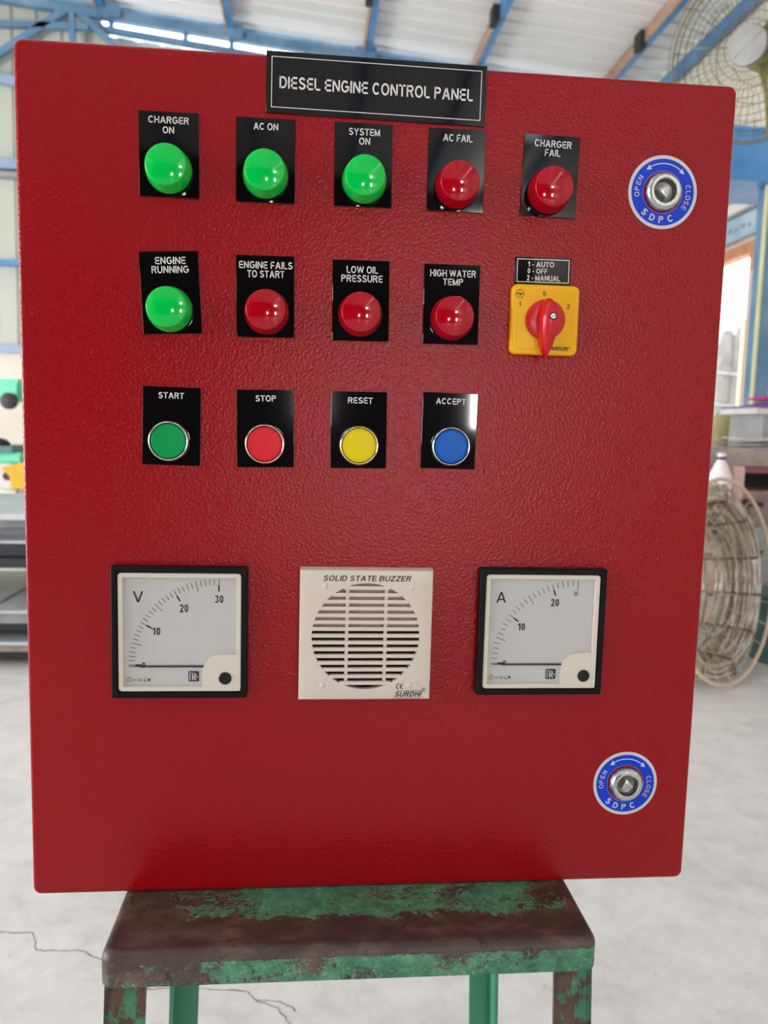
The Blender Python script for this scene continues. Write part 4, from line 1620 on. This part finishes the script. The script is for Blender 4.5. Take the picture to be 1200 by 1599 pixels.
# khaki sack slumped on the bench
bm = bmnew()
prof = [(0.095, 0.0), (0.10, 0.03), (0.095, 0.07), (0.08, 0.12), (0.06, 0.16), (0.04, 0.19), (0.015, 0.20)]
rings = []
for r_, z in prof:
    rings.append([(r_ * (1 + 0.08 * math.sin(3 * a + z * 30)) * math.cos(a) + z * 0.25, 0.7 * r_ * (1 + 0.07 * math.cos(4 * a)) * math.sin(a), z) for a in [2 * PI * k / 24 for k in range(24)]])
add_rings(bm, rings)
tag(obj('sack', bm, M['khaki'], loc=(2.04, 3.37, 0.29), angle=70), 'slumped khaki sack on the workbench beside the shelf stand', 'sack')


def sheet(name, mat, loc, sx, sy, rz, tilt, label, cat, group, seed):
    bm = bmnew()
    r_ = random.Random(seed)
    nx = 8
    rings = []
    for i in range(nx + 1):
        u = i / nx
        z = 0.004 * math.sin(6 * u + seed) + 0.004
        x = (u - 0.5) * sx
        rings.append([(x, -sy / 2, z), (x, sy / 2, z + tilt), (x, sy / 2, z + tilt + 0.004), (x, -sy / 2, z + 0.004)])
    add_rings(bm, rings)
    o = obj(name, bm, mat, loc=loc)
    o.rotation_euler = (0, 0, rz)
    return tag(o, label, cat, group)


sheet('card_sheet', M['paper'], (1.80, 2.86, 0.2902), 0.40, 0.15, 0.05, 0.004, 'bent pale card sheet lying lowest on the front of the workbench', 'sheet', 'card sheets on the workbench', 1)
sheet('card_sheet', M['bench'], (1.88, 2.86, 0.309), 0.34, 0.14, -0.10, 0.004, 'brownish card sheet lying over the lowest pale one on the workbench', 'sheet', 'card sheets on the workbench', 2)
sheet('card_sheet', M['paper'], (1.97, 2.86, 0.328), 0.30, 0.13, 0.16, 0.004, 'tilted pale card sheet topmost of the three on the workbench', 'sheet', 'card sheets on the workbench', 3)

# bottle and pink carton on the low ledge at the front of the bench
bm = bmnew()
B(bm, 1.58, 1.86, 2.61, 2.775, 0.05, 0.07)
obj('ledge', bm, M['dark'], bench)
zc = 0.0702
bot = empty('bottle', (1.70, 2.69, zc), 'white plastic bottle with a navy cap band above the wire coil', 'bottle')
bm = bmnew()
lathe_z(bm, [(0.045, 0.0), (0.05, 0.006), (0.05, 0.09), (0.045, 0.11), (0.030, 0.145), (0.020, 0.165), (0.018, 0.175)], seg=28)
obj('body', bm, M['milk'], bot)
bm = bmnew()
lathe_z(bm, [(0.0200, 0.174), (0.0200, 0.186), (0.019, 0.187)], seg=24)
obj('cap_band', bm, M['navy'], bot)
bm = bmnew()
lathe_z(bm, [(0.0185, 0.187), (0.0185, 0.198), (0.016, 0.202)], seg=24)
obj('cap', bm, M['milk'], bot)
bm = bmnew()
add_box(bm, (0, 0, 0.073), (0.055, 0.06, 0.146))
bmesh.ops.bevel(bm, geom=bm.edges[:], offset=0.004, segments=2, affect='EDGES')
tag(obj('carton', bm, M['pink'], loc=(1.785, 2.72, zc)), 'pale pink carton beside the white bottle', 'carton')

# ------------------------------------------------------------------ coil of wire leaning at the right
coil = empty('wire_coil', (1.375, 2.40, FL), 'large loose coil of galvanised wire leaning at the right edge of the panel', 'coil')
ca = Vector((0.57, -0.80, 0.13)).normalized()      # axis of the coil, its near end towards the right
cu = (Vector((0, 0, 1)) - ca * ca.z).normalized()
cs = cu.cross(ca).normalized()
c0 = Vector((0.0, 0.0, 0.375))
rc = random.Random(9)


def CP(r, a, o_):
    return c0 + (cs * math.cos(a) + cu * math.sin(a)) * r + ca * o_


for part in range(4):
    bm = bmnew()
    for j in range(24):
        o_ = -0.20 + 0.105 * part + rc.uniform(0, 0.08)
        r_ = 0.315 + rc.uniform(-0.04, 0.015) + 0.014 * part
        ph = rc.uniform(0, 6.28)
        w1, w2 = rc.uniform(0.003, 0.011), rc.uniform(0.004, 0.016)
        pts = [CP(r_ + w1 * math.sin(3 * a + ph), a, o_ + w2 * math.sin(2 * a + ph)) for a in [2 * PI * k / 40 for k in range(40)]]
        add_tube(bm, pts, 0.0042, 5, True)
    obj('wire_bundle', bm, M['coil'], coil)
for a_ in (0.2, 0.75, 1.3, 1.9, 2.6, 3.4, 4.2, 4.9, 5.5, 6.0):
    bm = bmnew()
    pts = [CP(0.335 + 0.005 * k, a_ + 0.02 * math.sin(k), -0.20 + 0.40 * k / 8) for k in range(9)]
    pts += [CP(0.31, a_, 0.20), CP(0.26, a_, -0.20)]
    add_tube(bm, pts, 0.0045, 5, True)
    obj('binding_tie', bm, M['coilbrown'], coil)
bm = bmnew()
for j in range(26):
    a = 2 * PI * j / 26
    add_tube(bm, [CP(0.10, a, 0.02), CP(0.18, a + 0.1, 0.10), CP(0.380, a + 0.15, 0.215)], 0.0017, 4)
for t in (0.12, 0.2, 0.27):
    add_tube(bm, [CP(t, 2 * PI * k / 40, 0.12 + 0.25 * t) for k in range(40)], 0.002, 5, True)
obj('wire_spokes', bm, M['coil'], coil)
bm = bmnew()
add_tube(bm, [CP(0.385, 2 * PI * k / 56, 0.222) for k in range(56)], 0.0075, 8, True)
obj('outer_hoop', bm, M['hoop'], coil)

# drum and sack at the right edge
drum = empty('drum', (1.99, 2.56, FL), 'teal drum with pale rivets at the lower right edge', 'drum')
bm = bmnew()
lathe_z(bm, [(0.15, 0.0), (0.155, 0.01), (0.15, 0.03), (0.15, 0.14), (0.154, 0.15), (0.15, 0.16), (0.15, 0.27), (0.155, 0.28), (0.15, 0.29), (0.13, 0.285)], seg=40)
obj('body', bm, M['teal'], drum)
for az in (225, 240, 255):
    for k in range(6):
        a = R(az)
        bm = bmnew()
        lathe_z(bm, [(0.0055, -0.004), (0.0055, 0.004)], (0.152 * math.cos(a), 0.152 * math.sin(a), 0.045 + 0.042 * k), 10)
        obj('rivet', bm, M['paper'], drum)
bm = bmnew()
B(bm, 1.94, 2.66, 2.80, 2.855, FL + 0.12, -0.06)
obj('drawer_front', bm, M['greysack'], bench)

# ------------------------------------------------------------------ rack of steel sheets at the left
rack = empty('steel_rack', (-1.75, 2.85, FL), 'low dark steel rack left of the panel, stacked with metal sheets', 'rack')
bm = bmnew()
RO = Vector((-1.75, 2.85, FL))


def RB(bm, x0, x1, y0, y1, z0, z1, mi=0):
    add_box(bm, ((x0 + x1) / 2 - RO.x, (y0 + y1) / 2 - RO.y, (z0 + z1) / 2 - RO.z), (x1 - x0, y1 - y0, z1 - z0), mi)


for z in (-0.555, -0.445, -0.205):
    bm = bmnew()
    RB(bm, -2.47, -0.85, 2.50, 3.30, z - 0.018, z + 0.018)
    obj('tier', bm, M['dark'], rack)
for x in (-2.445, -0.875):
    for y_ in (2.525, 3.275):
        bm = bmnew()
        RB(bm, x - 0.025, x + 0.025, y_ - 0.025, y_ + 0.025, FL, -0.187)
        obj('post', bm, M['dark'], rack)


def flat_sheet(x0, x1, y0, y1, z0, th, mat, label, group, rz=0.0):
    bm = bmnew()
    add_box(bm, (0, 0, th / 2), (x1 - x0, y1 - y0, th))
    lip = min(th, 0.012)
    bmesh.ops.bevel(bm, geom=bm.edges[:], offset=lip * 0.2, segments=1, affect='EDGES')
    o = obj('metal_sheet', bm, M[mat], loc=((x0 + x1) / 2, (y0 + y1) / 2, z0))
    o.rotation_euler = (0, 0, rz)
    return tag(o, label, 'sheet', group)


g_ = 'metal sheets stacked on the rack'
z = -0.187
flat_sheet(-2.4, -0.98, 2.55, 3.25, z, 0.060, 'sheetdark', 'thick dark steel sheet lowest on the rack top, left of the panel', g_)
flat_sheet(-2.4, -0.97, 2.49, 3.27, z + 0.060, 0.010, 'sheet', 'bright galvanised sheet lying just above the dark block on the rack', g_)
flat_sheet(-2.35, -0.99, 2.62, 3.24, z + 0.070, 0.040, 'sheetgrey', 'mid grey sheet in the middle of the upper stack on the rack', g_, 0.01)
flat_sheet(-2.38, -0.96, 2.56, 3.24, z + 0.110, 0.030, 'sheetgrey', 'grey folded sheet second from the top of the rack stack', g_)
flat_sheet(-2.38, -0.98, 2.58, 3.24, z + 0.140, 0.012, 'sheetdark', 'thin dark sheet directly under the top sheet of the rack stack', g_)
flat_sheet(-2.42, -0.95, 2.46, 3.30, z + 0.152, 0.022, 'sheet', 'bright galvanised sheet topmost on the rack, left of the panel', g_)
z = -0.427
bm = bmnew()
RB(bm, -2.4, -0.97, 2.46, 3.20, z, z + 0.0495)
obj('tier_sheet', bm, M['sheetgrey'], rack)  # grey metal sheet on the middle tier, joined to the rack
flat_sheet(-2.4, -1.25, 2.42, 3.20, z + 0.050, 0.012, 'sheet', 'bright sheet on the middle tier of the rack, its left one', g_)
flat_sheet(-1.235, -0.91, 2.40, 3.18, z + 0.050, 0.012, 'sheet', 'bright sheet on the middle tier of the rack, its right one', g_)
bm = bmnew()
RB(bm, -2.4, -0.95, 2.46, 3.18, -0.537, -0.5075)
obj('tier_sheet', bm, M['bench'], rack)  # brown sheet on the lowest tier, joined to the rack
flat_sheet(-2.4, -0.95, 2.44, 3.15, -0.507, 0.012, 'sheet', 'bright sheet on the lowest tier of the rack, near the floor', g_)

# ------------------------------------------------------------------ mint machine at the far left
lt = empty('drilling_machine', (-2.45, 5.1, FL), 'mint green workshop machine with amber guard at the far left', 'machine')
LO = Vector((-2.45, 5.1, FL))


def LB(x0, x1, y0, y1, z0, z1, bev=0.01):
    bm = bmnew()
    add_box(bm, ((x0 + x1) / 2 - LO.x, (y0 + y1) / 2 - LO.y, (z0 + z1) / 2 - LO.z), (x1 - x0, y1 - y0, z1 - z0))
    bmesh.ops.bevel(bm, geom=bm.edges[:], offset=bev, segments=2, affect='EDGES')
    return bm


obj('head', LB(-2.75, -2.01, 4.98, 5.25, 0.445, 0.60, 0.03), M['mint'], lt)
bm = bmnew()
lathe_y(bm, [(0.055, 0.0), (0.055, 0.03), (0.035, 0.04)], (-2.085 - LO.x, 4.985 - LO.y, 0.45 - LO.z), 24)
obj('spindle_boss', bm, M['dark'], lt)
obj('column', LB(-2.85, -2.55, 5.0, 5.3, -0.2, 0.5, 0.02), M['mint'], lt)
obj('bed', LB(-2.8, -2.0, 4.95, 5.3, 0.03, 0.105, 0.02), M['mint'], lt)
obj('bed_rail', LB(-2.8, -2.05, 4.93, 5.3, 0.105, 0.15, 0.01), M['teal'], lt)
obj('base', LB(-2.8, -2.05, 5.0, 5.35, FL, 0.035, 0.02), M['wallcream'], lt)
bm = bmnew()
pts = [(-2.13, 0.01), (-1.9, 0.06), (-1.9, -0.13), (-2.06, -0.13), (-2.07, -0.05)]
add_rings(bm, [[(x - LO.x, 5.02 - LO.y, z - LO.z) for x, z in pts], [(x - LO.x, 4.90 - LO.y, z - LO.z) for x, z in pts]])
obj('guard', bm, M['amber'], lt, smooth=False)
bm = bmnew()
lathe_y(bm, [(0.085, 0.0), (0.085, 0.03), (0.070, 0.035), (0.030, 0.03)], (-2.10 - LO.x, 4.965 - LO.y, -0.055 - LO.z), 30)
obj('handwheel', bm, M['paper'], lt)
bm = bmnew()
add_tube(bm, [(-2.10 - LO.x + 0.088 * math.cos(2 * PI * k / 30), 4.945 - LO.y, -0.055 - LO.z + 0.088 * math.sin(2 * PI * k / 30)) for k in range(30)], 0.009, 8, True)
obj('wheel_rim', bm, M['mint'], lt)
bm = bmnew()
lathe_y(bm, [(0.03, 0.02), (0.03, 0.05)], (-2.09 - LO.x, 4.965 - LO.y, -0.05 - LO.z), 20)
obj('wheel_hub', bm, M['dark'], lt)
bm = bmnew()
rings = []
for r_, z in ((0.10, 0.0), (0.11, 0.015), (0.08, 0.04), (0.02, 0.055)):
    rings.append([(r_ * math.cos(2 * PI * k / 16), 0.6 * r_ * math.sin(2 * PI * k / 16), z) for k in range(16)])
add_rings(bm, rings)
tag(obj('rag', bm, M['dark'], loc=(-2.22, 5.05, 0.15)), 'small dark rag lying on the bed of the mint machine', 'rag')
